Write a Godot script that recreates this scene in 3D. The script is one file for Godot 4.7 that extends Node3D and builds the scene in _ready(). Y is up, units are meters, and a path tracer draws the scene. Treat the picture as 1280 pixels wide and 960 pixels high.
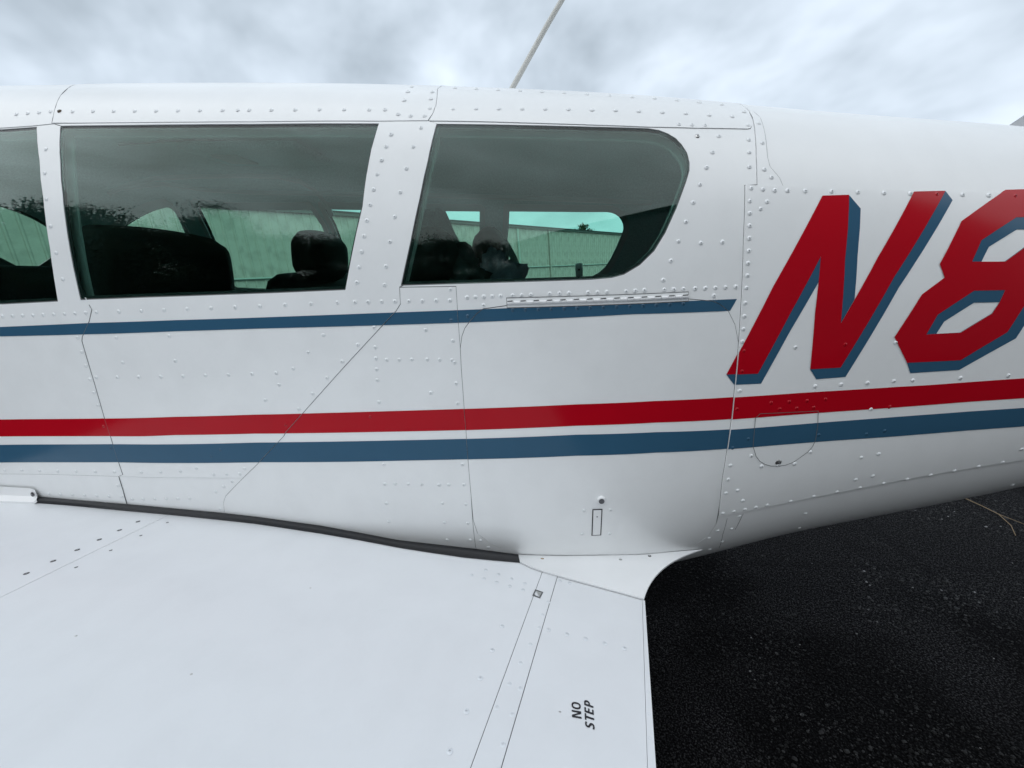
extends Node3D
# A parked light aeroplane, seen from behind its left wing on an overcast day.
# x runs aft along the fuselage, y up, z out along the left wing. The fuselage is a loft: a point on its
# left skin is (x, s), s being the girth in metres from the belt line (s = K * angle, 0 at the belt, 90 degrees at the crown).

const K := 0.0085
# station x, half width, belly y, belt y, crown y, squareness above, squareness below
const ST := [[-3.4, 0.36, 0.8, 1.15, 1.5, 2.6, 2.8],
	[-2.6, 0.46, 0.7, 1.12, 1.66, 3, 3],
	[-1.9, 0.52, 0.62, 1.09, 1.992, 3.5, 3.2],
	[-1.4, 0.53, 0.6, 1.07, 1.911, 3.6, 3.2],
	[-0.9, 0.53, 0.58, 1.04, 1.842, 3.6, 3.4],
	[-0.4, 0.52, 0.545, 1.03, 1.767, 3.6, 3.4],
	[0.1, 0.49, 0.5164, 1.03, 1.687, 3.4, 3.2],
	[0.5, 0.44, 0.6074, 1.05, 1.618, 3, 3],
	[0.9, 0.385, 0.6807, 1.07, 1.549, 2.7, 2.8],
	[1.5, 0.305, 0.8312, 1.08, 1.43, 2.5, 2.6],
	[2.4, 0.19, 0.93, 1.09, 1.29, 2.4, 2.4],
	[3.2, 0.1, 1.01, 1.1, 1.2, 2.2, 2.2],
	[3.9, 0.03, 1.07, 1.11, 1.14, 2, 2]]
# top of the wing at its root: x, y
const ROOT := [[-1.95, 0.775], [-1.9, 0.822], [-1.8, 0.853], [-1.62, 0.874], [-1.34, 0.874], [-1.086, 0.853], [-0.9, 0.837], [-0.734, 0.819], [-0.578, 0.797], [-0.345, 0.763], [-0.135, 0.737], [0.116, 0.713]]
const X_NOSE := -3.4
const X_TAIL := 3.9
const WX0 := -1.95
const WX1 := 0.116
const WZ0 := 0.53

var M := {}
var rng := RandomNumberGenerator.new()
var plane: Node3D
var sect_cache := {}
var holes: Array = []
var decals: Array = []
var win := []
var lifts: Array = []

# ------------------------------------------------------------------ nodes
func numbered(called: String, parent: Node) -> String:
	if not parent.has_node(called): return called
	var k := 1
	while parent.has_node("%s_%03d" % [called, k]): k += 1
	return "%s_%03d" % [called, k]

func put(called: String, mesh: Mesh, mat: Material, parent: Node) -> MeshInstance3D:
	var o := MeshInstance3D.new()
	o.name = numbered(called, parent)
	o.mesh = mesh
	if mat: o.material_override = mat
	parent.add_child(o, true)
	return o

func obj(called: String, st: SurfaceTool, mat: Material, parent: Node) -> MeshInstance3D:
	return put(called, st.commit(), mat, parent)

func thing(called: String, label: String, category: String, at := Vector3.ZERO, turn := 0.0, group := "") -> Node3D:
	var o := Node3D.new()
	o.name = numbered(called, self)
	o.position = at
	o.rotation.y = turn
	add_child(o, true)
	return tag(o, label, category, group)

func tag(o: Node3D, label: String, category: String, group := "") -> Node3D:
	o.set_meta("label", label)
	o.set_meta("category", category)
	if group: o.set_meta("group", group)
	return o

func stuff(o: Node) -> Node:
	o.set_meta("kind", "stuff")
	return o

func ST_() -> SurfaceTool:
	var st := SurfaceTool.new()
	st.begin(Mesh.PRIMITIVE_TRIANGLES)
	return st

# ------------------------------------------------------------------ shapes
func spline(tab: Array, x: float) -> Array:
	var n := tab.size()
	x = clampf(x, tab[0][0], tab[n - 1][0])
	var i := 0
	while i < n - 2 and x > tab[i + 1][0]: i += 1
	var a: Array = tab[i]
	var b: Array = tab[i + 1]
	var p: Array = tab[maxi(i - 1, 0)]
	var q: Array = tab[mini(i + 2, n - 1)]
	var h: float = b[0] - a[0]
	var t: float = (x - a[0]) / h
	var t2 := t * t
	var t3 := t2 * t
	var out := []
	for k in range(1, a.size()):
		var m0: float = (b[k] - p[k]) / (b[0] - p[0])
		var m1: float = (q[k] - a[k]) / (q[0] - a[0])
		out.append((2 * t3 - 3 * t2 + 1) * a[k] + (t3 - 2 * t2 + t) * h * m0 + (3 * t2 - 2 * t3) * b[k] + (t3 - t2) * h * m1)
	return out

func sect(x: float) -> Array:
	var key := roundi(x * 20000.0)
	if not sect_cache.has(key): sect_cache[key] = spline(ST, x)
	return sect_cache[key]

func fus(x: float, s: float) -> Vector3:
	var c: Array = sect(x)
	var p := deg_to_rad(s / K)
	var co := cos(p)
	var si := sin(p)
	var n: float = c[4] if si >= 0 else c[5]
	var r := pow(pow(absf(co), n) + pow(absf(si), n), -1.0 / n)
	var hh: float = c[3] - c[2] if si >= 0 else c[2] - c[1]
	return Vector3(x, c[2] + hh * r * si, c[0] * r * co)

# [point, normal] on the left skin
func skin(x: float, s: float) -> Array:
	var e := 0.002
	var du := fus(x + e, s) - fus(x - e, s)
	var dv := fus(x, s + e) - fus(x, s - e)
	return [fus(x, s), du.cross(dv).normalized()]

func wing_point(X: float, z: float) -> Vector3:
	var c := (X - WX0) / (WX1 - WX0)
	var xl := WX0 + 0.09 * (z - WZ0)
	var xt := WX1 - tan(deg_to_rad(7.4)) * (z - WZ0)
	var k := (xt - xl) / (WX1 - WX0)
	var y: float = spline(ROOT, X)[0]
	return Vector3(xl + c * (xt - xl), 0.713 + (y - 0.713) * k + tan(deg_to_rad(6.5)) * (z - WZ0), z)

func wing_skin(X: float, z: float) -> Array:
	var e := 0.002
	var du := wing_point(X + e, z) - wing_point(X - e, z)
	var dv := wing_point(X, z - e) - wing_point(X, z + e)
	return [wing_point(X, z), du.cross(dv).normalized()]

func wing_under(X: float, z: float) -> Array:
	var a := wing_skin(X, z)
	var c := clampf((X - WX0) / (WX1 - WX0), 0.0, 1.0)
	var t := 0.20 * sqrt(c) * pow(1.0 - c, 0.8) * 1.9 + 0.009 * smoothstep(0.0, 0.1, c)
	return [a[0] - Vector3(0, t, 0), Vector3(0, -1, 0)]

# one triangle, its front (Godot: clockwise) turned to where its normals point
func tri(st: SurfaceTool, p: Array, n: Array, uv: Array = []) -> void:
	var g: Vector3 = (p[1] - p[0]).cross(p[2] - p[0])
	var order := [0, 2, 1] if g.dot(n[0] + n[1] + n[2]) > 0 else [0, 1, 2]
	for k in order:
		st.set_normal(n[k])
		if uv: st.set_uv(uv[k])
		st.add_vertex(p[k])

func quad(st: SurfaceTool, a: Vector3, b: Vector3, c: Vector3, d: Vector3, n: Vector3) -> void:
	tri(st, [a, b, c], [n, n, n])
	tri(st, [a, c, d], [n, n, n])

# A sheet cut to a polygon on a surface f(u, v) -> [point, normal], lifted by h, with edges of that depth (and a back if asked for).
func sheet(f: Callable, outer: Array, cuts: Array, h: float, depth := 0.003, cell := 0.03, mirror := false, back := false, gap := 0.0, within: Array = []) -> SurfaceTool:
	var st := ST_()
	var flip := Vector3(1, 1, -1) if mirror else Vector3.ONE
	var memo := {}
	var at := func(q: Vector2) -> Array:
		if not memo.has(q):
			var r: Array = f.call(q.x, q.y)
			memo[q] = [r[0] * flip, r[1] * flip]
		return memo[q]
	var polys: Array = [PackedVector2Array(outer)]
	if Geometry2D.is_polygon_clockwise(polys[0]): polys[0].reverse()
	if within: 
		var w := PackedVector2Array(within)
		polys = Geometry2D.intersect_polygons(polys[0], w)
	var shrunk := []
	for p in polys:
		if gap > 0.0: shrunk.append_array(Geometry2D.offset_polygon(p, -gap))
		else: shrunk.append(p)
	var hs := []
	for c in cuts:
		var hp := PackedVector2Array(c)
		if Geometry2D.is_polygon_clockwise(hp): hp.reverse()
		hs.append(hp)
	for poly in shrunk:
		var lo := Vector2.INF
		var hi := -Vector2.INF
		for q in poly:
			lo = lo.min(q)
			hi = hi.max(q)
		for i in range(floori(lo.x / cell), ceili(hi.x / cell)):
			for j in range(floori(lo.y / cell), ceili(hi.y / cell)):
				var a := Vector2(i, j) * cell
				var b := Vector2(i + 1, j + 1) * cell
				var sq := PackedVector2Array([a, Vector2(b.x, a.y), b, Vector2(a.x, b.y)])
				var parts := Geometry2D.intersect_polygons(sq, poly)
				for hp in hs:
					var left := []
					for pp in parts:
						for r in Geometry2D.clip_polygons(pp, hp): left.append(r)
					parts.assign(left)
				for pp in parts:
					var ix := Geometry2D.triangulate_polygon(pp)
					for t in range(0, ix.size(), 3):
						var tp := []
						var tn := []
						var tb := []
						var tm := []
						var uv := []
						for k in 3:
							var q: Vector2 = pp[ix[t + k]]
							var r: Array = at.call(q)
							tp.append(r[0] + r[1] * h)
							tn.append(r[1])
							uv.append(q)
							if back:
								tb.append(r[0] + r[1] * (h - depth))
								tm.append(-r[1])
						tri(st, tp, tn, uv)
						if back: tri(st, tb, tm, uv)
	if depth > 0.0:
		for loop in shrunk + hs:
			var sgn := 1.0 if shrunk.has(loop) else -1.0
			for k in loop.size():
				var a: Vector2 = loop[k]
				var b: Vector2 = loop[(k + 1) % loop.size()]
				if sgn < 0 and not inside_any((a + b) / 2, shrunk): continue
				var n := maxi(1, ceili(a.distance_to(b) / cell))
				for m in n:
					if sgn > 0 and hs and inside_any(a.lerp(b, (m + 0.5) / n), hs): continue
					var ra: Array = at.call(a.lerp(b, float(m) / n))
					var rb: Array = at.call(a.lerp(b, float(m + 1) / n))
					var out: Vector3 = (rb[0] - ra[0]).cross(ra[1]).normalized() * sgn * (-1.0 if mirror else 1.0)
					quad(st, ra[0] + ra[1] * h, rb[0] + rb[1] * h, rb[0] + rb[1] * (h - depth), ra[0] + ra[1] * (h - depth), out)
	return st

func inside_any(q: Vector2, polys: Array) -> bool:
	for p in polys:
		if Geometry2D.is_point_in_polygon(q, p): return true
	return false

func grown(poly: Array, by: float) -> Array:
	var p := PackedVector2Array(poly)
	if Geometry2D.is_polygon_clockwise(p): p.reverse()
	var r := Geometry2D.offset_polygon(p, by)
	return Array(r[0]) if r.size() else poly

func rect(x0: float, s0: float, x1: float, s1: float) -> Array:
	return [Vector2(x0, s0), Vector2(x1, s0), Vector2(x1, s1), Vector2(x0, s1)]

func tube(st: SurfaceTool, path: Array, r0: float, r1: float, sides := 10, caps := true) -> void:
	var n := path.size()
	var rings := []
	var up := Vector3.UP
	for i in n:
		var d: Vector3 = (path[mini(i + 1, n - 1)] - path[maxi(i - 1, 0)]).normalized()
		var x := d.cross(up)
		if x.length() < 0.01: x = d.cross(Vector3.RIGHT)
		x = x.normalized()
		var y := x.cross(d)
		var ring := []
		var r := lerpf(r0, r1, float(i) / maxf(1, n - 1))
		for k in sides:
			var w := TAU * k / sides
			var e := x * cos(w) + y * sin(w)
			ring.append([path[i] + e * r, e])
		rings.append(ring)
	for i in n - 1:
		for k in sides:
			var a: Array = rings[i][k]
			var b: Array = rings[i][(k + 1) % sides]
			var c: Array = rings[i + 1][(k + 1) % sides]
			var d2: Array = rings[i + 1][k]
			tri(st, [a[0], b[0], c[0]], [a[1], b[1], c[1]])
			tri(st, [a[0], c[0], d2[0]], [a[1], c[1], d2[1]])
	if caps:
		for e in [[0, 1], [n - 1, n - 2]]:
			var d: Vector3 = (path[e[0]] - path[e[1]]).normalized()
			for k in sides: tri(st, [path[e[0]], rings[e[0]][k][0], rings[e[0]][(k + 1) % sides][0]], [d, d, d])

# A box with rounded edges and corners, its faces puffed out a little like a cushion.
func cushion(st: SurfaceTool, size: Vector3, r: float, at: Transform3D, puff := 0.0, n := 8) -> void:
	var half := size / 2
	var axes := [Vector3.RIGHT, Vector3.UP, Vector3.BACK]
	for f in 6:
		var w: Vector3 = axes[f % 3] * (1.0 if f < 3 else -1.0)
		var u: Vector3 = axes[(f + 1) % 3]
		var v: Vector3 = axes[(f + 2) % 3]
		var grid := []
		for i in n + 1:
			for j in n + 1:
				var q: Vector3 = w + u * (2.0 * i / n - 1) + v * (2.0 * j / n - 1)
				var p := q * half
				var core := p.clamp(-half + Vector3.ONE * r, half - Vector3.ONE * r)
				var d := (p - core).normalized() if p != core else w
				var bulge := puff * (1 - pow(2.0 * i / n - 1, 2)) * (1 - pow(2.0 * j / n - 1, 2))
				grid.append([at * (core + d * r + w * bulge), (at.basis * d).normalized()])
		for i in n:
			for j in n:
				var a: Array = grid[i * (n + 1) + j]
				var b: Array = grid[(i + 1) * (n + 1) + j]
				var c: Array = grid[(i + 1) * (n + 1) + j + 1]
				var e: Array = grid[i * (n + 1) + j + 1]
				tri(st, [a[0], b[0], c[0]], [a[1], b[1], c[1]])
				tri(st, [a[0], c[0], e[0]], [a[1], c[1], e[1]])

func box(st: SurfaceTool, size: Vector3, at: Transform3D) -> void:
	var h := size / 2
	for f in 6:
		var ax := f % 3
		var w := Vector3.ZERO
		w[ax] = 1.0 if f < 3 else -1.0
		var u := Vector3.ZERO
		u[(ax + 1) % 3] = 1.0
		var v := Vector3.ZERO
		v[(ax + 2) % 3] = 1.0
		quad(st, at * ((w - u - v) * h), at * ((w + u - v) * h), at * ((w + u + v) * h), at * ((w - u + v) * h), at.basis * w)

func T(at: Vector3, b := Basis.IDENTITY) -> Transform3D:
	return Transform3D(b, at)

func dome(r: float, h: float, sides := 12, rings := 3) -> ArrayMesh:
	var st := ST_()
	var R := (r * r + h * h) / (2 * h)
	var most := asin(minf(1.0, r / R))
	for i in rings:
		for k in sides:
			var q := []
			var n := []
			for e in [[i, k], [i + 1, k], [i + 1, k + 1], [i, k + 1]]:
				var a: float = most * (1.0 - float(e[0]) / rings)
				var w: float = TAU * e[1] / sides
				var d := Vector3(sin(a) * cos(w), cos(a), sin(a) * sin(w))
				n.append(d)
				q.append(d * R - Vector3(0, R - h, 0))
			tri(st, [q[0], q[1], q[2]], [n[0], n[1], n[2]])
			if i < rings - 1: tri(st, [q[0], q[2], q[3]], [n[0], n[2], n[3]])
	return st.commit()

func on(a: Array, h := 0.0) -> Transform3D:   # y out of the surface
	var y: Vector3 = a[1]
	var x := Vector3.RIGHT - y * y.x
	x = x.normalized()
	return Transform3D(Basis(x, y, x.cross(y)), a[0] + y * h)

func scatter(called: String, mesh: Mesh, mat: Material, where: Array, parent: Node, colors: Array = []) -> MultiMeshInstance3D:
	var mm := MultiMesh.new()
	mm.transform_format = MultiMesh.TRANSFORM_3D
	mm.use_colors = not colors.is_empty()
	mm.mesh = mesh
	mm.instance_count = where.size()
	for i in where.size():
		mm.set_instance_transform(i, where[i])
		if colors: mm.set_instance_color(i, colors[i])
	var o := MultiMeshInstance3D.new()
	o.name = numbered(called, parent)
	o.multimesh = mm
	o.material_override = mat
	parent.add_child(o, true)
	stuff(o)
	return o

# ------------------------------------------------------------------ materials
func noise_tex(freq: float, size: int, ramp: Array, octaves := 4, normal := 0.0, seed_ := 1, kind := FastNoiseLite.TYPE_SIMPLEX_SMOOTH) -> NoiseTexture2D:
	var n := FastNoiseLite.new()
	n.seed = seed_
	n.noise_type = kind
	n.frequency = freq
	n.fractal_octaves = octaves
	var t := NoiseTexture2D.new()
	t.width = size
	t.height = size
	t.seamless = true
	t.noise = n
	if normal > 0.0:
		t.as_normal_map = true
		t.bump_strength = normal
	elif ramp:
		var g := Gradient.new()
		g.offsets = PackedFloat32Array(ramp[0])
		g.colors = PackedColorArray(ramp[1])
		t.color_ramp = g
	return t

func lin(r: float, g: float, b: float) -> Color:
	return Color(r, g, b).linear_to_srgb()

func mat(called: String, c: Color, rough: float, metal := 0.0, spec := 0.5) -> StandardMaterial3D:
	var m := StandardMaterial3D.new()
	m.resource_name = called
	m.albedo_color = c
	m.roughness = rough
	m.metallic = metal
	m.metallic_specular = spec
	M[called] = m
	return m

func tri_map(m: StandardMaterial3D, scale: float, world := false) -> void:
	m.uv1_triplanar = true
	m.uv1_world_triplanar = world
	m.uv1_scale = Vector3.ONE * scale

func grey(v: float) -> Color:
	return Color(v, v, v)

func materials() -> void:
	var wavy := noise_tex(0.012, 512, [], 2, 1.2, 5)
	var grime := noise_tex(0.008, 512, [[0.0, 0.35, 0.6, 1.0], [grey(0.985), grey(0.994), grey(1.0), grey(1.0)]], 5, 0.0, 9)
	for d in [["white_paint", lin(0.86, 0.875, 0.88), 0.26], ["dimmed_wing_paint", lin(0.71, 0.73, 0.755), 0.33], ["red_paint", lin(0.44, 0.003, 0.012), 0.14], ["blue_paint", lin(0.035, 0.105, 0.18), 0.16], ["fairing_paint", lin(0.83, 0.84, 0.85), 0.3]]:  # wing white darker than the body white: a lighting difference put into colour
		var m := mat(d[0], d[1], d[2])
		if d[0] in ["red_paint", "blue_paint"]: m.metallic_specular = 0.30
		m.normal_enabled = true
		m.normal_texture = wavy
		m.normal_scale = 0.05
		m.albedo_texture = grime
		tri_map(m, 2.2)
	var rv := mat("rivet_paint", Color.WHITE, 0.2)
	rv.vertex_color_use_as_albedo = true
	mat("gap", lin(0.12, 0.125, 0.13), 0.9)
	mat("rubber", lin(0.011, 0.012, 0.015), 0.6)
	mat("steel", lin(0.55, 0.55, 0.54), 0.3, 1.0)
	mat("dark_steel", lin(0.16, 0.16, 0.17), 0.4, 1.0)
	mat("brass", lin(0.45, 0.30, 0.14), 0.5, 0.8)
	mat("rust", lin(0.10, 0.075, 0.05), 0.7, 0.4)
	mat("lettering_black", lin(0.015, 0.015, 0.02), 0.5)
	mat("mast", lin(0.60, 0.60, 0.57), 0.5)
	var g := mat("window_glass", Color(0.80, 1.0, 0.93, 0.0), 0.0)
	g.albedo_color = Color(lin(0.62, 0.95, 0.84), 0.0)
	g.refraction_enabled = true
	g.refraction_scale = 0.039
	g.metallic_specular = 0.5
	g.transparency = BaseMaterial3D.TRANSPARENCY_ALPHA
	var cloth := noise_tex(0.09, 256, [[0.0, 1.0], [grey(0.8), grey(1.0)]], 3, 0.0, 14)
	for d in [["headliner", lin(0.40, 0.56, 0.58)], ["trim_dark", lin(0.03, 0.035, 0.04)], ["seat_black", lin(0.012, 0.013, 0.015)], ["jacket_cloth", lin(0.38, 0.37, 0.48)], ["strap_cloth", lin(0.45, 0.48, 0.46)], ["curtain_cloth", lin(0.22, 0.23, 0.25)], ["bag_cloth", lin(0.03, 0.035, 0.04)]]:
		var m := mat(d[0], d[1], 0.85)
		m.albedo_texture = cloth
		tri_map(m, 6.0)
	mat("trim_plastic", lin(0.36, 0.38, 0.39), 0.5)
	# the paved ground
	var a := mat("asphalt", Color.WHITE, 0.9, 0.0, 0.18)
	a.albedo_texture = noise_tex(0.13, 1024, [[0.0, 0.42, 0.50, 0.60, 0.72, 0.85], [lin(0.002, 0.002, 0.002), lin(0.003, 0.003, 0.0035), lin(0.008, 0.008, 0.009), lin(0.020, 0.020, 0.022), lin(0.045, 0.045, 0.048), lin(0.10, 0.10, 0.10)]], 3, 0.0, 21)
	a.normal_enabled = true
	a.normal_texture = noise_tex(0.06, 1024, [], 3, 10.0, 22, FastNoiseLite.TYPE_CELLULAR)
	a.normal_scale = 1.0
	tri_map(a, 1.1, true)
	var pat := noise_tex(0.006, 512, [[0.0, 0.4, 0.6, 1.0], [grey(0.35), grey(0.65), grey(1.0), grey(1.0)]], 4, 0.0, 23)
	a.detail_enabled = true
	a.detail_blend_mode = BaseMaterial3D.BLEND_MODE_MUL
	a.detail_albedo = pat
	a.detail_uv_layer = BaseMaterial3D.DETAIL_UV_2
	a.uv2_triplanar = true
	a.uv2_world_triplanar = true
	a.uv2_scale = Vector3.ONE * 0.25
	var s := mat("aggregate", Color.WHITE, 0.5, 0.0, 0.3)
	s.vertex_color_use_as_albedo = true
	mat("straw", lin(0.30, 0.22, 0.13), 0.8)
	# sheds
	var w := mat("shed_cladding", lin(0.60, 0.51, 0.46), 0.5)
	w.albedo_texture = noise_tex(0.01, 512, [[0.0, 0.5, 1.0], [grey(0.85), grey(0.96), grey(1.0)]], 4, 0.0, 31)
	tri_map(w, 0.3)
	mat("shed_trim", lin(0.55, 0.57, 0.52), 0.5)
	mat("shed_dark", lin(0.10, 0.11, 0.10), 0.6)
	mat("shed_roof", lin(0.30, 0.32, 0.32), 0.4)
	var w2 := mat("dark_cladding", lin(0.24, 0.25, 0.25), 0.6)
	w2.albedo_texture = w.albedo_texture
	tri_map(w2, 0.3)
	var bark := mat("bark", lin(0.09, 0.07, 0.055), 0.9)
	bark.albedo_texture = noise_tex(0.04, 256, [[0.0, 1.0], [grey(0.6), grey(1.0)]], 4, 0.0, 41)
	tri_map(bark, 1.0)
	var lf := mat("leaves", Color.WHITE, 0.6)
	lf.vertex_color_use_as_albedo = true
	lf.backlight_enabled = true
	lf.backlight = Color(0.3, 0.4, 0.15)
	mat("fin_paint", lin(0.55, 0.57, 0.60), 0.3)

# ------------------------------------------------------------------ sky: air and cloud only
func sky_image() -> ImageTexture:
	var w := 1536
	var h := 768
	var im := Image.create_empty(w, h, false, Image.FORMAT_RGBF)
	var a := FastNoiseLite.new()
	a.seed = 3
	a.frequency = 0.55
	a.fractal_octaves = 5
	var b := FastNoiseLite.new()
	b.seed = 8
	b.frequency = 0.8
	b.fractal_octaves = 6
	b.fractal_gain = 0.55
	for j in h:
		var el := PI * (0.5 - (j + 0.5) / h)
		for i in w:
			var az := TAU * ((i + 0.5) / w - 0.5)
			var y := sin(el)
			if y < -0.02:
				im.set_pixel(i, j, Color(0.30, 0.32, 0.35))
				continue
			var d := Vector2(sin(az), -cos(az)) * cos(el) / (maxf(y, 0.0) + 0.30)
			# the cloud deck: soft sheets, and streaks combed by the wind
			var big := a.get_noise_2d(d.x * 1.1 + 4.0, d.y * 1.1)
			var q := d.rotated(deg_to_rad(112.0))
			var wx := a.get_noise_2d(d.x * 0.5 - 9.0, d.y * 0.5 + 3.0) * 1.1
			var streak := b.get_noise_2d(q.x * 0.9 + wx, q.y * 2.1 + wx * 0.8)
			var fine := b.get_noise_2d(q.x * 2.4 + 31.0 + wx, q.y * 3.8 + wx)
			var bank := smoothstep(-0.3, 0.9, sin(az + 0.1)) * (0.5 + 0.5 * cos(az))   # the darker, more broken side of the sky
			var d3 := Vector3(sin(az) * cos(el), y * 1.6, -cos(az) * cos(el))
			var puff := b.get_noise_3dv(d3 * 3.1 + Vector3(wx * 0.35, wx * 0.2, 7.0))
			var v := 0.475 + 0.16 * big - 0.09 * bank + (0.10 + 0.42 * bank) * streak + (0.05 + 0.15 * bank) * fine + 0.22 * puff
			v = clampf(v, 0.26, 1.0)
			v *= 0.94 + 0.16 * y
			var cool := clampf((0.86 - v) * 0.5, 0.0, 0.25)
			im.set_pixel(i, j, Color(v * (0.875 - 0.28 * cool), v * (0.955 - 0.05 * cool), v * (1.065 + 0.08 * cool)))
	return ImageTexture.create_from_image(im)


# ------------------------------------------------------------------ the aeroplane
func panel(called: String, outer: Array, h := 0.0, gap := 0.0004, m := "white_paint", cell := 0.03, depth := 0.0032) -> MeshInstance3D:
	lifts.append([PackedVector2Array(outer), h])
	var o := obj(called, sheet(skin, outer, holes, h, depth, cell, false, false, gap), M[m], plane)
	for d in decals:
		for piece in Geometry2D.intersect_polygons(PackedVector2Array(d[1]), PackedVector2Array(grown(outer, -gap))):
			var mesh := sheet(skin, Array(piece), d[3], h + d[4], 0.0, cell).commit()
			if mesh.get_surface_count(): put(d[0], mesh, M[d[2]], o)
	return o

func lift(q: Vector2) -> float:   # how proud the panel at q stands
	var h := 0.0
	for l in lifts:
		if Geometry2D.is_point_in_polygon(q, l[0]): h = maxf(h, l[1])
	return h

func rivet_color(q: Vector2) -> Color:
	for d in decals:
		if Geometry2D.is_point_in_polygon(q, PackedVector2Array(d[1])):
			var in_hole := false
			for hh in d[3]:
				if Geometry2D.is_point_in_polygon(q, PackedVector2Array(hh)): in_hole = true
			if not in_hole: return (M[d[2]] as StandardMaterial3D).albedo_color.srgb_to_linear()
	return Color(0.84, 0.865, 0.88)

func rows_of(rows: Array) -> Array:
	var out := []
	for r in rows:
		var n: int = int(r[4])
		for i in n:
			out.append(Vector2(r[0], r[1]).lerp(Vector2(r[2], r[3]), 0.0 if n == 1 else float(i) / (n - 1)))
	return out

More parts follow.
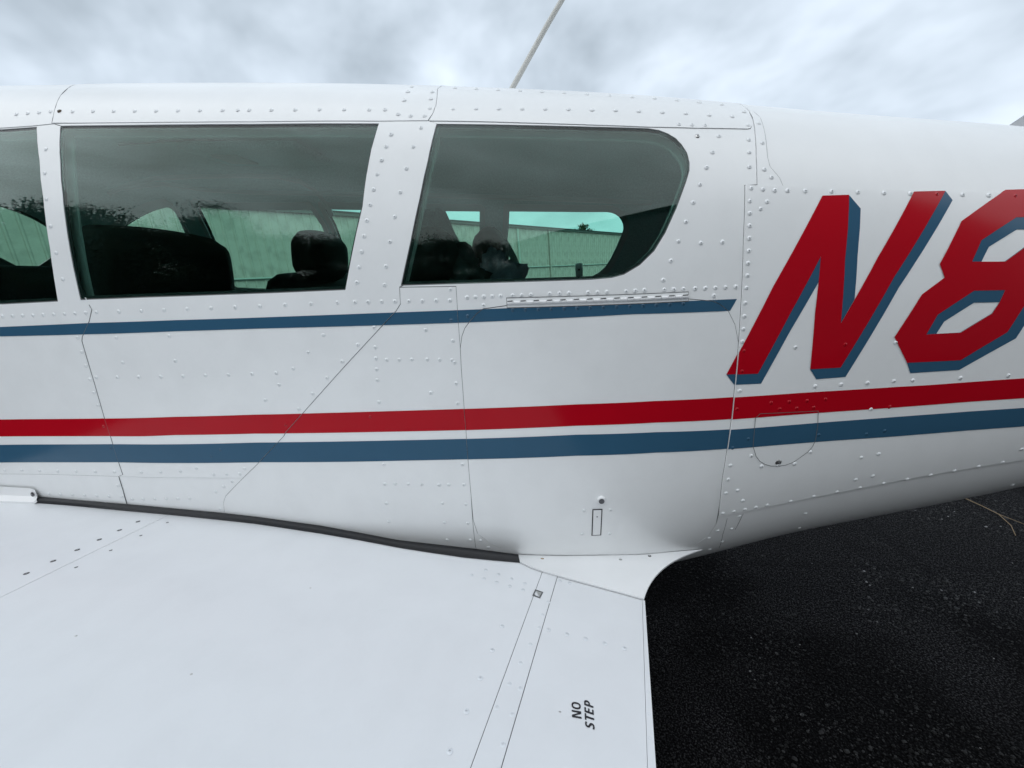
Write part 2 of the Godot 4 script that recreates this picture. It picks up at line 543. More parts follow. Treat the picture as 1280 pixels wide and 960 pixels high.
func fuselage() -> void:
	var w1 := [Vector2(-1.6250, 0.3394), Vector2(-1.6180, 0.3514), Vector2(-1.6000, 0.3574), Vector2(-1.1525, 0.3614), Vector2(-1.0688, 0.3641), Vector2(-1.0478, 0.3215), Vector2(-1.0415, 0.2782), Vector2(-1.0457, 0.2287), Vector2(-1.0611, 0.1713), Vector2(-1.2071, 0.1670), Vector2(-1.5900, 0.1670), Vector2(-1.6100, 0.1730), Vector2(-1.6220, 0.1870)]
	var w2 := [Vector2(-1.0122, 0.3648), Vector2(-0.7831, 0.3646), Vector2(-0.5777, 0.3639), Vector2(-0.3355, 0.3654), Vector2(-0.3662, 0.2681), Vector2(-0.4178, 0.1812), Vector2(-0.5511, 0.1794), Vector2(-0.6881, 0.1780), Vector2(-0.8514, 0.1761), Vector2(-1.0044, 0.1733), Vector2(-1.0010, 0.2096), Vector2(-0.9974, 0.2477), Vector2(-0.9955, 0.2839), Vector2(-0.9992, 0.3212)]
	var w3 := [Vector2(-0.2281, 0.3672), Vector2(-0.0917, 0.3688), Vector2(0.0498, 0.3708), Vector2(0.1477, 0.3731), Vector2(0.1669, 0.3710), Vector2(0.1814, 0.3661), Vector2(0.1941, 0.3588), Vector2(0.2030, 0.3491), Vector2(0.2102, 0.3375), Vector2(0.2126, 0.3241), Vector2(0.2113, 0.3134), Vector2(0.2044, 0.2990), Vector2(0.1857, 0.2671), Vector2(0.1653, 0.2387), Vector2(0.1456, 0.2181), Vector2(0.1205, 0.2025), Vector2(0.0927, 0.1921), Vector2(0.0718, 0.1888), Vector2(0.0370, 0.1873), Vector2(-0.1044, 0.1864), Vector2(-0.3100, 0.1850), Vector2(-0.2830, 0.2315), Vector2(-0.2610, 0.2747), Vector2(-0.2424, 0.3187)]
	win = [[Vector2(-2.2200, 0.3254), Vector2(-1.7600, 0.3494), Vector2(-1.7420, 0.3434), Vector2(-1.7350, 0.3314), Vector2(-1.7450, 0.1820), Vector2(-1.7650, 0.1670), Vector2(-2.2500, 0.1670)], w1, w2, w3]
	var shield := rect(-2.62, 0.372, -2.30, 0.80)
	holes = win + [shield]
	decals = [
		["stripe", [Vector2(-3.0000, 0.1406), Vector2(-1.2284, 0.1406), Vector2(-0.9947, 0.1474), Vector2(-0.7909, 0.1507), Vector2(-0.6120, 0.1524), Vector2(-0.3493, 0.1550), Vector2(-0.2114, 0.1563), Vector2(-0.1078, 0.1574), Vector2(0.1055, 0.1590), Vector2(0.2868, 0.1567), Vector2(0.2757, 0.1421), Vector2(0.1052, 0.1451), Vector2(-0.1096, 0.1427), Vector2(-0.1988, 0.1417), Vector2(-0.3528, 0.1408), Vector2(-0.6172, 0.1398), Vector2(-0.7976, 0.1379), Vector2(-1.0035, 0.1341), Vector2(-1.2379, 0.1291), Vector2(-3.0000, 0.1291)], "blue_paint", [], 0.0006],
		["stripe", [Vector2(-3.0000, 0.0162), Vector2(-1.3351, 0.0162), Vector2(-1.0432, 0.0238), Vector2(-0.8579, 0.0282), Vector2(-0.6639, 0.0306), Vector2(-0.4151, 0.0307), Vector2(-0.2178, 0.0304), Vector2(-0.0010, 0.0294), Vector2(0.1474, 0.0261), Vector2(0.2805, 0.0199), Vector2(0.4097, 0.0136), Vector2(0.5820, 0.0039), Vector2(0.7101, -0.0052), Vector2(0.8062, -0.0122), Vector2(3.2000, -0.1834), Vector2(3.2000, -0.2546), Vector2(0.8153, -0.0593), Vector2(0.7177, -0.0504), Vector2(0.5881, -0.0406), Vector2(0.4136, -0.0272), Vector2(0.2826, -0.0181), Vector2(0.1477, -0.0080), Vector2(-0.0029, -0.0022), Vector2(-0.2229, 0.0002), Vector2(-0.4231, 0.0021), Vector2(-0.6755, 0.0040), Vector2(-0.8722, 0.0024), Vector2(-1.0603, -0.0031), Vector2(-1.3573, -0.0163), Vector2(-3.0000, -0.0163)], "red_paint", [], 0.0006],
		["stripe", [Vector2(-3.0000, -0.0391), Vector2(-1.3687, -0.0391), Vector2(-1.0269, -0.0225), Vector2(-0.6811, -0.0148), Vector2(-0.4616, -0.0161), Vector2(-0.2251, -0.0180), Vector2(-0.0037, -0.0197), Vector2(0.1478, -0.0266), Vector2(0.2837, -0.0387), Vector2(0.3564, -0.0442), Vector2(0.5911, -0.0620), Vector2(0.7218, -0.0731), Vector2(0.8203, -0.0826), Vector2(3.2000, -0.2969), Vector2(3.2000, -0.3502), Vector2(0.8316, -0.1288), Vector2(0.7312, -0.1186), Vector2(0.5982, -0.1070), Vector2(0.3596, -0.0843), Vector2(0.2858, -0.0784), Vector2(0.1481, -0.0669), Vector2(-0.0057, -0.0613), Vector2(-0.2303, -0.0610), Vector2(-0.4707, -0.0622), Vector2(-0.6937, -0.0625), Vector2(-1.0449, -0.0704), Vector2(-1.3943, -0.0878), Vector2(-3.0000, -0.0878)], "blue_paint", [], 0.0006],
		["letter_shadow", [Vector2(0.2733, 0.0548), Vector2(0.3286, 0.0516), Vector2(0.3781, 0.1327), Vector2(0.4262, 0.2053), Vector2(0.4261, 0.1751), Vector2(0.3801, 0.1083), Vector2(0.3356, 0.0358), Vector2(0.2879, 0.0386)], "blue_paint", [], 0.0006],
		["letter_shadow", [Vector2(0.4771, 0.2856), Vector2(0.4952, 0.2668), Vector2(0.4887, 0.2068), Vector2(0.4874, 0.1462), Vector2(0.4671, 0.1135), Vector2(0.4672, 0.2000)], "blue_paint", [], 0.0006],
		["letter_shadow", [Vector2(0.6423, 0.2940), Vector2(0.6523, 0.2798), Vector2(0.5609, 0.1581), Vector2(0.4860, 0.0307), Vector2(0.4343, 0.0325), Vector2(0.4213, 0.0494), Vector2(0.4750, 0.0467), Vector2(0.5514, 0.1731)], "blue_paint", [], 0.0006],
		["letter_shadow", [Vector2(0.6817, 0.1895), Vector2(0.6964, 0.2199), Vector2(0.7568, 0.2534), Vector2(0.8084, 0.2542), Vector2(0.7989, 0.2352), Vector2(0.7849, 0.2168), Vector2(0.7378, 0.1871)], "blue_paint", [[Vector2(0.6975, 0.1881), Vector2(0.7093, 0.2099), Vector2(0.7569, 0.2349), Vector2(0.7975, 0.2349), Vector2(0.7841, 0.2173), Vector2(0.7372, 0.1875)]], 0.0006],
		["letter_shadow", [Vector2(0.6174, 0.0853), Vector2(0.6322, 0.1143), Vector2(0.6894, 0.1464), Vector2(0.7421, 0.1441), Vector2(0.7356, 0.1266), Vector2(0.7255, 0.1087), Vector2(0.6764, 0.0827)], "blue_paint", [[Vector2(0.6349, 0.0848), Vector2(0.6452, 0.1027), Vector2(0.6919, 0.1281), Vector2(0.7350, 0.1259), Vector2(0.7249, 0.1090), Vector2(0.6757, 0.0831)]], 0.0006],
		["letter_shadow", [Vector2(0.7833, 0.1687), Vector2(0.8138, 0.1936), Vector2(0.8593, 0.2609), Vector2(0.8421, 0.3044), Vector2(0.8563, 0.2897), Vector2(0.8724, 0.2449), Vector2(0.8283, 0.1780), Vector2(0.7997, 0.1541)], "blue_paint", [], 0.0006],
		["letter_shadow", [Vector2(0.5915, 0.0428), Vector2(0.6851, 0.0367), Vector2(0.7572, 0.0760), Vector2(0.7802, 0.1211), Vector2(0.7938, 0.1482), Vector2(0.8109, 0.1319), Vector2(0.7862, 0.0880), Vector2(0.7746, 0.0639), Vector2(0.6864, 0.0199), Vector2(0.6004, 0.0246)], "blue_paint", [], 0.0006],
		["registration_letter", [Vector2(0.2733, 0.0548), Vector2(0.3468, 0.1702), Vector2(0.4318, 0.2837), Vector2(0.4771, 0.2856), Vector2(0.4672, 0.2000), Vector2(0.4671, 0.1135), Vector2(0.5227, 0.2016), Vector2(0.5885, 0.2920), Vector2(0.6423, 0.2940), Vector2(0.5514, 0.1731), Vector2(0.4750, 0.0467), Vector2(0.4213, 0.0494), Vector2(0.4211, 0.1312), Vector2(0.4262, 0.2053), Vector2(0.3781, 0.1327), Vector2(0.3286, 0.0516)], "red_paint", [], 0.0009],
		["registration_letter", [Vector2(0.7490, 0.2991), Vector2(0.6640, 0.2486), Vector2(0.6276, 0.1884), Vector2(0.6373, 0.1685), Vector2(0.6015, 0.1466), Vector2(0.5628, 0.0861), Vector2(0.5915, 0.0428), Vector2(0.6851, 0.0367), Vector2(0.7572, 0.0760), Vector2(0.7802, 0.1211), Vector2(0.7938, 0.1482), Vector2(0.7833, 0.1687), Vector2(0.8138, 0.1936), Vector2(0.8593, 0.2609), Vector2(0.8421, 0.3044)], "red_paint", [[Vector2(0.6817, 0.1895), Vector2(0.6964, 0.2199), Vector2(0.7568, 0.2534), Vector2(0.8084, 0.2542), Vector2(0.7989, 0.2352), Vector2(0.7849, 0.2168), Vector2(0.7378, 0.1871)], [Vector2(0.6174, 0.0853), Vector2(0.6322, 0.1143), Vector2(0.6894, 0.1464), Vector2(0.7421, 0.1441), Vector2(0.7356, 0.1266), Vector2(0.7255, 0.1087), Vector2(0.6764, 0.0827)]], 0.0009],
	]
	var front := [Vector2(-2.0000, 0.3528), Vector2(-1.1533, 0.3628), Vector2(-1.0811, 0.3650), Vector2(-1.0283, 0.3679), Vector2(-1.0366, 0.3807), Vector2(-1.0478, 0.4037), Vector2(-1.0585, 0.4239), Vector2(-1.0702, 0.4473), Vector2(-1.0879, 0.4743), Vector2(-1.0779, 0.5950), Vector2(-1.0729, 0.7650), Vector2(-2.0000, 0.7650)]
	panel("roof_panel", front, 0.0008)
	panel("roof_panel", [Vector2(-1.0326, 0.3685), Vector2(-0.9485, 0.3677), Vector2(-0.7843, 0.3674), Vector2(-0.5785, 0.3665), Vector2(-0.3345, 0.3685), Vector2(-0.2447, 0.3707), Vector2(-0.2372, 0.3825), Vector2(-0.2336, 0.3984), Vector2(-0.2354, 0.4205), Vector2(-0.2422, 0.4523), Vector2(-0.2422, 0.6375), Vector2(-0.2422, 0.7650), Vector2(-1.0729, 0.7650), Vector2(-1.0779, 0.5950), Vector2(-1.0879, 0.4743), Vector2(-1.0702, 0.4473), Vector2(-1.0585, 0.4239), Vector2(-1.0478, 0.4037), Vector2(-1.0366, 0.3807)], 0.0016, 0.0004)
	panel("roof_panel", [Vector2(-0.2432, 0.3707), Vector2(-0.1494, 0.3717), Vector2(-0.0347, 0.3721), Vector2(0.0500, 0.3729), Vector2(0.1479, 0.3743), Vector2(0.2325, 0.3787), Vector2(0.3244, 0.3860), Vector2(0.3307, 0.3881), Vector2(0.3346, 0.3944), Vector2(0.3383, 0.4114), Vector2(0.3440, 0.4396), Vector2(0.3390, 0.5270), Vector2(0.3340, 0.6375), Vector2(0.3340, 0.7650), Vector2(-0.2422, 0.7650), Vector2(-0.2422, 0.6375), Vector2(-0.2422, 0.4523), Vector2(-0.2354, 0.4205), Vector2(-0.2336, 0.3984), Vector2(-0.2372, 0.3825)], 0.0012, 0.0004)
	panel("doubler_strap", [Vector2(0.3240, 0.2856), Vector2(0.3240, 0.2976), Vector2(0.3289, 0.3388), Vector2(0.3379, 0.3875), Vector2(0.3421, 0.4120), Vector2(0.3440, 0.4396), Vector2(0.3390, 0.5270), Vector2(0.3340, 0.6375), Vector2(0.3340, 0.7650), Vector2(0.3440, 0.7650), Vector2(0.3440, 0.6375), Vector2(0.3480, 0.5270), Vector2(0.3520, 0.4415), Vector2(0.3575, 0.4192), Vector2(0.3532, 0.3772), Vector2(0.3477, 0.3374), Vector2(0.3495, 0.3229), Vector2(0.3636, 0.3075), Vector2(0.3677, 0.2971), Vector2(0.3677, 0.2851)], 0.0012, 0.0004)
	panel("deck_panel", [Vector2(0.3677, 0.2851), Vector2(0.3677, 0.2971), Vector2(0.3636, 0.3075), Vector2(0.3495, 0.3229), Vector2(0.3477, 0.3374), Vector2(0.3532, 0.3772), Vector2(0.3575, 0.4192), Vector2(0.3520, 0.4415), Vector2(0.3480, 0.5270), Vector2(0.3440, 0.6375), Vector2(0.3440, 0.7650), Vector2(3.9000, 0.7650), Vector2(3.9000, 0.2616), Vector2(1.5000, 0.2677), Vector2(0.7776, 0.2803), Vector2(0.6602, 0.2823), Vector2(0.5398, 0.2825), Vector2(0.4468, 0.2825)], 0.0, 0.0005)
	var letters := panel("side_panel", [Vector2(0.3028, 0.2961), Vector2(0.3662, 0.2961), Vector2(0.4468, 0.2945), Vector2(0.5398, 0.2945), Vector2(0.6602, 0.2943), Vector2(0.7776, 0.2923), Vector2(1.5000, 0.2797), Vector2(3.9000, 0.2736), Vector2(3.9000, -0.2780), Vector2(1.5000, -0.2406), Vector2(0.8645, -0.2248), Vector2(0.7543, -0.2220), Vector2(0.6436, -0.2222), Vector2(0.5090, -0.2273), Vector2(0.3754, -0.2280), Vector2(0.2786, -0.2260), Vector2(0.2771, -0.2003), Vector2(0.2773, -0.1396), Vector2(0.2827, -0.0752), Vector2(0.2871, -0.0191), Vector2(0.2897, 0.0342), Vector2(0.2926, 0.0989), Vector2(0.2932, 0.1239), Vector2(0.2949, 0.1753), Vector2(0.2967, 0.2289)], 0.0028, 0.0005)
	letters.set_meta("label", "white rear side panel carrying the large red and blue letters")
	panel("side_panel", [Vector2(-3.4000, 0.3428), Vector2(-2.0000, 0.3528), Vector2(-1.1533, 0.3628), Vector2(-1.0811, 0.3650), Vector2(-1.0283, 0.3679), Vector2(-1.0049, 0.3635), Vector2(-0.9825, 0.2948), Vector2(-0.9832, 0.2288), Vector2(-0.9920, 0.1760), Vector2(-0.9819, 0.1627), Vector2(-0.9976, 0.1489), Vector2(-1.0267, 0.1308), Vector2(-1.0310, 0.1259), Vector2(-1.0362, 0.0711), Vector2(-1.0424, 0.0250), Vector2(-1.0464, -0.0461), Vector2(-1.0493, -0.1031), Vector2(-1.0651, -0.1092), Vector2(-1.2697, -0.1146), Vector2(-1.4161, -0.1206), Vector2(-2.0000, -0.1206), Vector2(-3.4000, -0.1206)])
	panel("side_panel", [Vector2(-1.0283, 0.3679), Vector2(-1.0049, 0.3635), Vector2(-0.9825, 0.2948), Vector2(-0.9832, 0.2288), Vector2(-0.9920, 0.1760), Vector2(-0.9819, 0.1627), Vector2(-0.9976, 0.1489), Vector2(-1.0267, 0.1308), Vector2(-1.0310, 0.1259), Vector2(-1.0362, 0.0711), Vector2(-1.0424, 0.0250), Vector2(-1.0464, -0.0461), Vector2(-1.0493, -0.1031), Vector2(-1.0651, -0.1092), Vector2(-0.7365, -0.1023), Vector2(-0.6911, -0.0672), Vector2(-0.6062, 0.0041), Vector2(-0.5537, 0.0327), Vector2(-0.4498, 0.0897), Vector2(-0.3543, 0.1412), Vector2(-0.3256, 0.1566), Vector2(-0.3152, 0.1646), Vector2(-0.3127, 0.1833), Vector2(-0.2958, 0.1875), Vector2(-0.2381, 0.2713), Vector2(-0.2131, 0.3632), Vector2(-0.2432, 0.3707), Vector2(-0.3345, 0.3685), Vector2(-0.5785, 0.3665), Vector2(-0.7843, 0.3674), Vector2(-0.9485, 0.3677)], 0.0008)
	panel("side_panel", [Vector2(-0.3127, 0.1833), Vector2(-0.3152, 0.1646), Vector2(-0.3256, 0.1566), Vector2(-0.3543, 0.1412), Vector2(-0.4498, 0.0897), Vector2(-0.5537, 0.0327), Vector2(-0.6062, 0.0041), Vector2(-0.6911, -0.0672), Vector2(-0.7365, -0.1023), Vector2(-0.7967, -0.1498), Vector2(-0.8085, -0.1670), Vector2(-0.8207, -0.2024), Vector2(-0.7391, -0.2305), Vector2(-0.5862, -0.2475), Vector2(-0.4124, -0.2812), Vector2(-0.2369, -0.3002), Vector2(-0.2373, -0.2678), Vector2(-0.2291, -0.1770), Vector2(-0.2257, -0.1391), Vector2(-0.2213, -0.0408), Vector2(-0.2181, 0.0202), Vector2(-0.2138, 0.0856), Vector2(-0.2112, 0.1110), Vector2(-0.2094, 0.1458), Vector2(-0.2069, 0.1831)])
	panel("window_surround", [Vector2(-0.2131, 0.3632), Vector2(-0.2381, 0.2713), Vector2(-0.2958, 0.1875), Vector2(-0.3127, 0.1833), Vector2(-0.2069, 0.1831), Vector2(-0.2094, 0.1458), Vector2(-0.2112, 0.1110), Vector2(-0.2055, 0.1257), Vector2(-0.1984, 0.1353), Vector2(-0.1882, 0.1427), Vector2(-0.1733, 0.1519), Vector2(-0.1607, 0.1573), Vector2(-0.1162, 0.1605), Vector2(0.0637, 0.1620), Vector2(0.2012, 0.1606), Vector2(0.2454, 0.1559), Vector2(0.2580, 0.1512), Vector2(0.2729, 0.1418), Vector2(0.2852, 0.1237), Vector2(0.2926, 0.0989), Vector2(0.2932, 0.1239), Vector2(0.2949, 0.1753), Vector2(0.2967, 0.2289), Vector2(0.3028, 0.2961), Vector2(0.3240, 0.2976), Vector2(0.3289, 0.3388), Vector2(0.3379, 0.3875), Vector2(0.3421, 0.4120), Vector2(0.3440, 0.4396), Vector2(0.3383, 0.4114), Vector2(0.3346, 0.3944), Vector2(0.3307, 0.3881), Vector2(0.3244, 0.3860), Vector2(0.2325, 0.3787), Vector2(0.1479, 0.3743), Vector2(0.0500, 0.3729), Vector2(-0.0347, 0.3721), Vector2(-0.1494, 0.3717), Vector2(-0.2432, 0.3707)])
	panel("lower_side_panel", [Vector2(-1.0651, -0.1092), Vector2(-0.7365, -0.1023), Vector2(-0.7967, -0.1498), Vector2(-0.8085, -0.1670), Vector2(-0.8207, -0.2024), Vector2(-0.8007, -0.2439), Vector2(-1.0675, -0.2340), Vector2(-1.0775, -0.1842), Vector2(-1.0681, -0.1448), Vector2(-1.0633, -0.1102)])
	panel("lower_side_panel", [Vector2(-3.4000, -0.1206), Vector2(-2.0000, -0.1206), Vector2(-1.4161, -0.1206), Vector2(-1.2697, -0.1146), Vector2(-1.0651, -0.1092), Vector2(-1.0681, -0.1448), Vector2(-1.0775, -0.1842), Vector2(-1.0675, -0.2340), Vector2(-2.0000, -0.2255), Vector2(-3.4000, -0.7150)])
	panel("belly_panel", [Vector2(-3.4000, -0.7150), Vector2(-2.0000, -0.2255), Vector2(-1.0675, -0.2340), Vector2(-0.8007, -0.2439), Vector2(-0.7391, -0.2305), Vector2(-0.5862, -0.2475), Vector2(-0.4124, -0.2812), Vector2(-0.2369, -0.3002), Vector2(-0.2373, -0.2678), Vector2(-0.2291, -0.1770), Vector2(-0.2257, -0.1391), Vector2(-0.2294, -0.1957), Vector2(-0.2255, -0.2293), Vector2(-0.2062, -0.2501), Vector2(-0.1739, -0.2700), Vector2(-0.1399, -0.2816), Vector2(-0.1049, -0.2869), Vector2(-0.0042, -0.2900), Vector2(0.1269, -0.3014), Vector2(0.1938, -0.3104), Vector2(0.2358, -0.3037), Vector2(0.2652, -0.2780), Vector2(0.2766, -0.2464), Vector2(0.2786, -0.2260), Vector2(0.3754, -0.2280), Vector2(0.5090, -0.2273), Vector2(0.6436, -0.2222), Vector2(0.7543, -0.2220), Vector2(0.8645, -0.2248), Vector2(1.5000, -0.2406), Vector2(3.9000, -0.2780), Vector2(3.9000, -0.7650), Vector2(-3.4000, -0.7650)], 0.0, 0.0006)
	panel("cowling", rect(X_NOSE, 0.353, -2.0, K * 90.0), 0.0)
	var door := panel("baggage_door", [Vector2(-0.1607, 0.1573), Vector2(-0.1733, 0.1519), Vector2(-0.1882, 0.1427), Vector2(-0.1984, 0.1353), Vector2(-0.2055, 0.1257), Vector2(-0.2112, 0.1110), Vector2(-0.2138, 0.0856), Vector2(-0.2181, 0.0202), Vector2(-0.2213, -0.0408), Vector2(-0.2257, -0.1391), Vector2(-0.2294, -0.1957), Vector2(-0.2255, -0.2293), Vector2(-0.2062, -0.2501), Vector2(-0.1739, -0.2700), Vector2(-0.1399, -0.2816), Vector2(-0.1049, -0.2869), Vector2(-0.0042, -0.2900), Vector2(0.1269, -0.3014), Vector2(0.1938, -0.3104), Vector2(0.2358, -0.3037), Vector2(0.2652, -0.2780), Vector2(0.2766, -0.2464), Vector2(0.2771, -0.2003), Vector2(0.2773, -0.1396), Vector2(0.2827, -0.0752), Vector2(0.2871, -0.0191), Vector2(0.2897, 0.0342), Vector2(0.2926, 0.0989), Vector2(0.2852, 0.1237), Vector2(0.2729, 0.1418), Vector2(0.2580, 0.1512), Vector2(0.2454, 0.1559), Vector2(0.2012, 0.1606), Vector2(0.0637, 0.1620), Vector2(-0.1162, 0.1605)], 0.0004, 0.0006)
	door.set_meta("label", "white baggage door with rounded corners, piano hinge and small lock")
	var full := rect(X_NOSE, -K * 90.0, X_TAIL, K * 90.0)
	obj("starboard_skin", sheet(skin, full, holes, 0.0, 0.003, 0.05, true), M.white_paint, plane)
	# ribs and stringers behind the joints: a dark inner skin
	var inner := []
	for w in win: inner.append(grown(w, -0.0012))
	inner.append(shield)
	obj("inner_skin", sheet(skin, full, inner, -0.0007, 0.0005, 0.03), M.gap, plane)
	obj("inner_skin", sheet(skin, full, inner, -0.008, 0.001, 0.05, true), M.gap, plane)
	# glass, and the rubber it sits in
	for side in [false, true]:
		for w in win:
			var g := obj("window", sheet(skin, grown(w, -0.0014), [], -0.0012, 0.004, 0.03, side, true), M.window_glass, plane)
			obj("window_seal", sheet(skin, grown(w, 0.002), [grown(w, -0.0045)], -0.0062, 0.0015, 0.03, side, true), M.rubber, g)
		obj("windscreen", sheet(skin, rect(-2.618, 0.374, -2.302, K * 90.0), [], -0.002, 0.005, 0.04, side, true), M.window_glass, plane)
	# nose and tail caps
	for e in [[X_NOSE, -0.18, "nose_cap"], [X_TAIL, 0.05, "tail_cap"]]:
		var st := ST_()
		var c: Array = sect(e[0])
		var tip := Vector3(e[0] + e[1], (c[1] + c[3]) / 2, 0)
		var nn := Vector3(signf(e[1]), 0, 0)
		for k in range(-90, 90, 6):
			for sg in [1.0, -1.0]:
				var a := fus(e[0], k * K) * Vector3(1, 1, sg)
				var b := fus(e[0], (k + 6) * K) * Vector3(1, 1, sg)
				tri(st, [a, b, tip], [nn, nn, nn])
		obj(e[2], st, M.white_paint, plane)
	fittings(door)
	# rivets
	var where := []
	var colors := []
	for q in rows_of([[-1.1330, 0.3843, -1.0502, 0.3876, 4], [-0.9951, 0.3865, -0.6551, 0.3854, 8], [-0.6222, 0.3854, -0.5986, 0.3854, 2], [-0.5526, 0.3854, -0.3585, 0.3869, 5], [-0.3279, 0.3878, -0.3016, 0.3803, 2], [-0.2774, 0.3776, -0.2515, 0.3779, 2], [-0.2438, 0.3919, -0.2484, 0.4363, 3], [-0.2962, 0.4093, -0.2964, 0.4601, 3], [-0.2005, 0.3927, 0.3051, 0.4137, 13], [-0.2094, 0.4615, 0.1318, 0.4566, 9], [0.2025, 0.3830, 0.2490, 0.3856, 3], [0.1744, 0.4600, 0.3005, 0.4605, 4], [-1.0357, 0.3342, -1.0333, 0.1959, 6], [-0.3111, 0.3501, -0.3930, 0.1892, 11], [-0.2563, 0.3600, -0.3337, 0.2058, 7], [-0.3403, 0.1861, -0.2178, 0.1800, 2], [-1.2178, 0.1531, -0.9731, 0.1596, 10], [-0.9185, 0.1606, -0.4375, 0.1677, 10], [-0.4025, 0.1678, -0.2206, 0.1676, 8], [-0.1882, 0.1706, -0.1269, 0.1713, 5], [-0.1051, 0.1716, -0.0720, 0.1720, 3], [-0.0382, 0.1727, -0.0042, 0.1727, 3], [0.0292, 0.1726, 0.0621, 0.1726, 3], [0.0955, 0.1727, 0.1273, 0.1732, 3], [0.1617, 0.1731, 0.1947, 0.1727, 3], [0.2148, 0.1724, 0.2845, 0.1720, 5], [-0.1596, 0.1612, -0.1596, 0.1612, 1], [0.2472, 0.1624, 0.2472, 0.1624, 1], [0.2701, 0.3676, 0.2701, 0.3676, 1], [0.2542, 0.3403, 0.1599, 0.1841, 8], [0.2246, 0.2261, 0.2613, 0.2266, 2], [0.3220, 0.3652, 0.3145, 0.3218, 3], [0.3490, 0.4021, 0.3391, 0.3184, 3], [0.3495, 0.3076, 0.3495, 0.3076, 1], [0.3275, 0.3945, 0.3333, 0.4341, 2], [0.3121, 0.2913, 0.3517, 0.2895, 3], [0.3737, 0.2897, 0.4038, 0.2898, 2], [0.4487, 0.2901, 0.7603, 0.2879, 8], [0.3082, 0.2753, 0.3015, 0.1700, 8], [0.3003, 0.1508, 0.2982, 0.0996, 4], [0.3374, 0.2747, 0.3258, 0.2659, 2], [0.3011, 0.0866, 0.2982, 0.0282, 3], [0.2949, 0.0005, 0.2949, 0.0005, 1], [0.3193, -0.0632, 0.2913, -0.0767, 2], [0.2896, -0.1131, 0.2861, -0.1721, 3], [0.3084, -0.1706, 0.3219, -0.1972, 2], [0.3565, 0.0037, 0.4547, -0.0028, 4], [0.3729, -0.0108, 0.4352, -0.0172, 3], [0.5399, -0.0371, 0.5733, -0.0373, 2], [0.3922, 0.0844, 0.3922, 0.0844, 1], [0.4339, 0.0211, 0.5739, 0.0143, 4], [0.6074, 0.0116, 0.7765, -0.0016, 3], [0.4786, 0.0815, 0.4786, 0.0815, 1], [0.5665, 0.0771, 0.5665, 0.0771, 1], [0.5389, -0.0919, 0.5715, -0.0905, 2], [0.4508, -0.0782, 0.4397, -0.1135, 2], [0.4128, -0.1342, 0.3497, -0.1264, 3], [0.3276, -0.0997, 0.3276, -0.0997, 1], [0.5386, -0.1449, 0.5393, -0.1986, 2], [0.5705, -0.1431, 0.5715, -0.1967, 2], [0.2852, -0.2185, 0.3733, -0.2218, 5], [0.4203, -0.2246, 0.8223, -0.2196, 10], [0.8464, -0.1900, 0.8464, -0.1900, 1], [0.3229, -0.2390, 0.3129, -0.2717, 2], [0.2833, -0.2676, 0.2686, -0.2860, 2], [0.3018, -0.3124, 0.2810, -0.3379, 2], [0.4648, -0.2780, 0.4750, -0.3439, 2], [0.9027, -0.3329, 0.9027, -0.3329, 1], [-0.9434, 0.1304, -0.8156, 0.1323, 2], [-0.9463, 0.0999, -0.8179, 0.1022, 2], [-1.0258, 0.0802, -0.5948, 0.0855, 9], [-1.0405, 0.1297, -1.0488, 0.0420, 6], [-0.4771, 0.1308, -0.6335, 0.0501, 5], [-0.3724, 0.1386, -0.5633, 0.0372, 6], [-0.3771, 0.1147, -0.3842, 0.0731, 4], [-0.3885, 0.0434, -0.3885, 0.0434, 1], [-0.3580, 0.0987, -0.3082, 0.0983, 3], [-0.2778, 0.0979, -0.2297, 0.0962, 3], [-0.2734, 0.1340, -0.2795, 0.0540, 2], [-0.2238, 0.1202, -0.2291, 0.0385, 4], [-0.4023, -0.0696, -0.4192, -0.2037, 4], [-0.2350, -0.0720, -0.2448, -0.2471, 5], [-0.3850, -0.1136, -0.3277, -0.1152, 3], [-0.2900, -0.1161, -0.2695, -0.1156, 2], [-0.2898, -0.1576, -0.2973, -0.2485, 3], [-0.2222, -0.2474, -0.2082, -0.2665, 2], [-1.3996, -0.1088, -1.0713, -0.0978, 7], [-0.9959, -0.0943, -0.8901, -0.0880, 3], [-0.8470, -0.0793, -0.7255, -0.0787, 2], [-0.8072, -0.0948, -0.7411, -0.0914, 3], [-0.7672, -0.1115, -0.8184, -0.1391, 3], [-0.8238, -0.1849, -0.8238, -0.1849, 1], [-1.3004, -0.1698, -1.0827, -0.1647, 7], [-1.0777, -0.1345, -1.0777, -0.1345, 1], [-1.0561, -0.1698, -0.8944, -0.1600, 6], [-0.1907, 0.1493, -0.2225, 0.1446, 2], [-0.1067, 0.1550, 0.1939, 0.1547, 14], [0.0052, -0.1756, 0.0587, -0.1769, 2], [-0.0003, -0.2290, 0.0566, -0.2316, 2], [-0.4120, 0.0235, -0.6000, 0.0154, 2], [-1.0531, 0.0123, -1.0548, -0.0340, 2], [-0.7979, -0.0482, -0.7713, -0.0321, 2]]):
		var t := on(skin(q.x, q.y), lift(q) + 0.0001)
		var sc := rng.randf_range(0.93, 1.07)
		where.append(t * Transform3D(Basis.from_scale(Vector3(sc, 1, sc)), Vector3.ZERO))
		colors.append(rivet_color(q))
	scatter("rivet", dome(0.0041, 0.0017, 14, 4), M.rivet_paint, where, plane, colors)

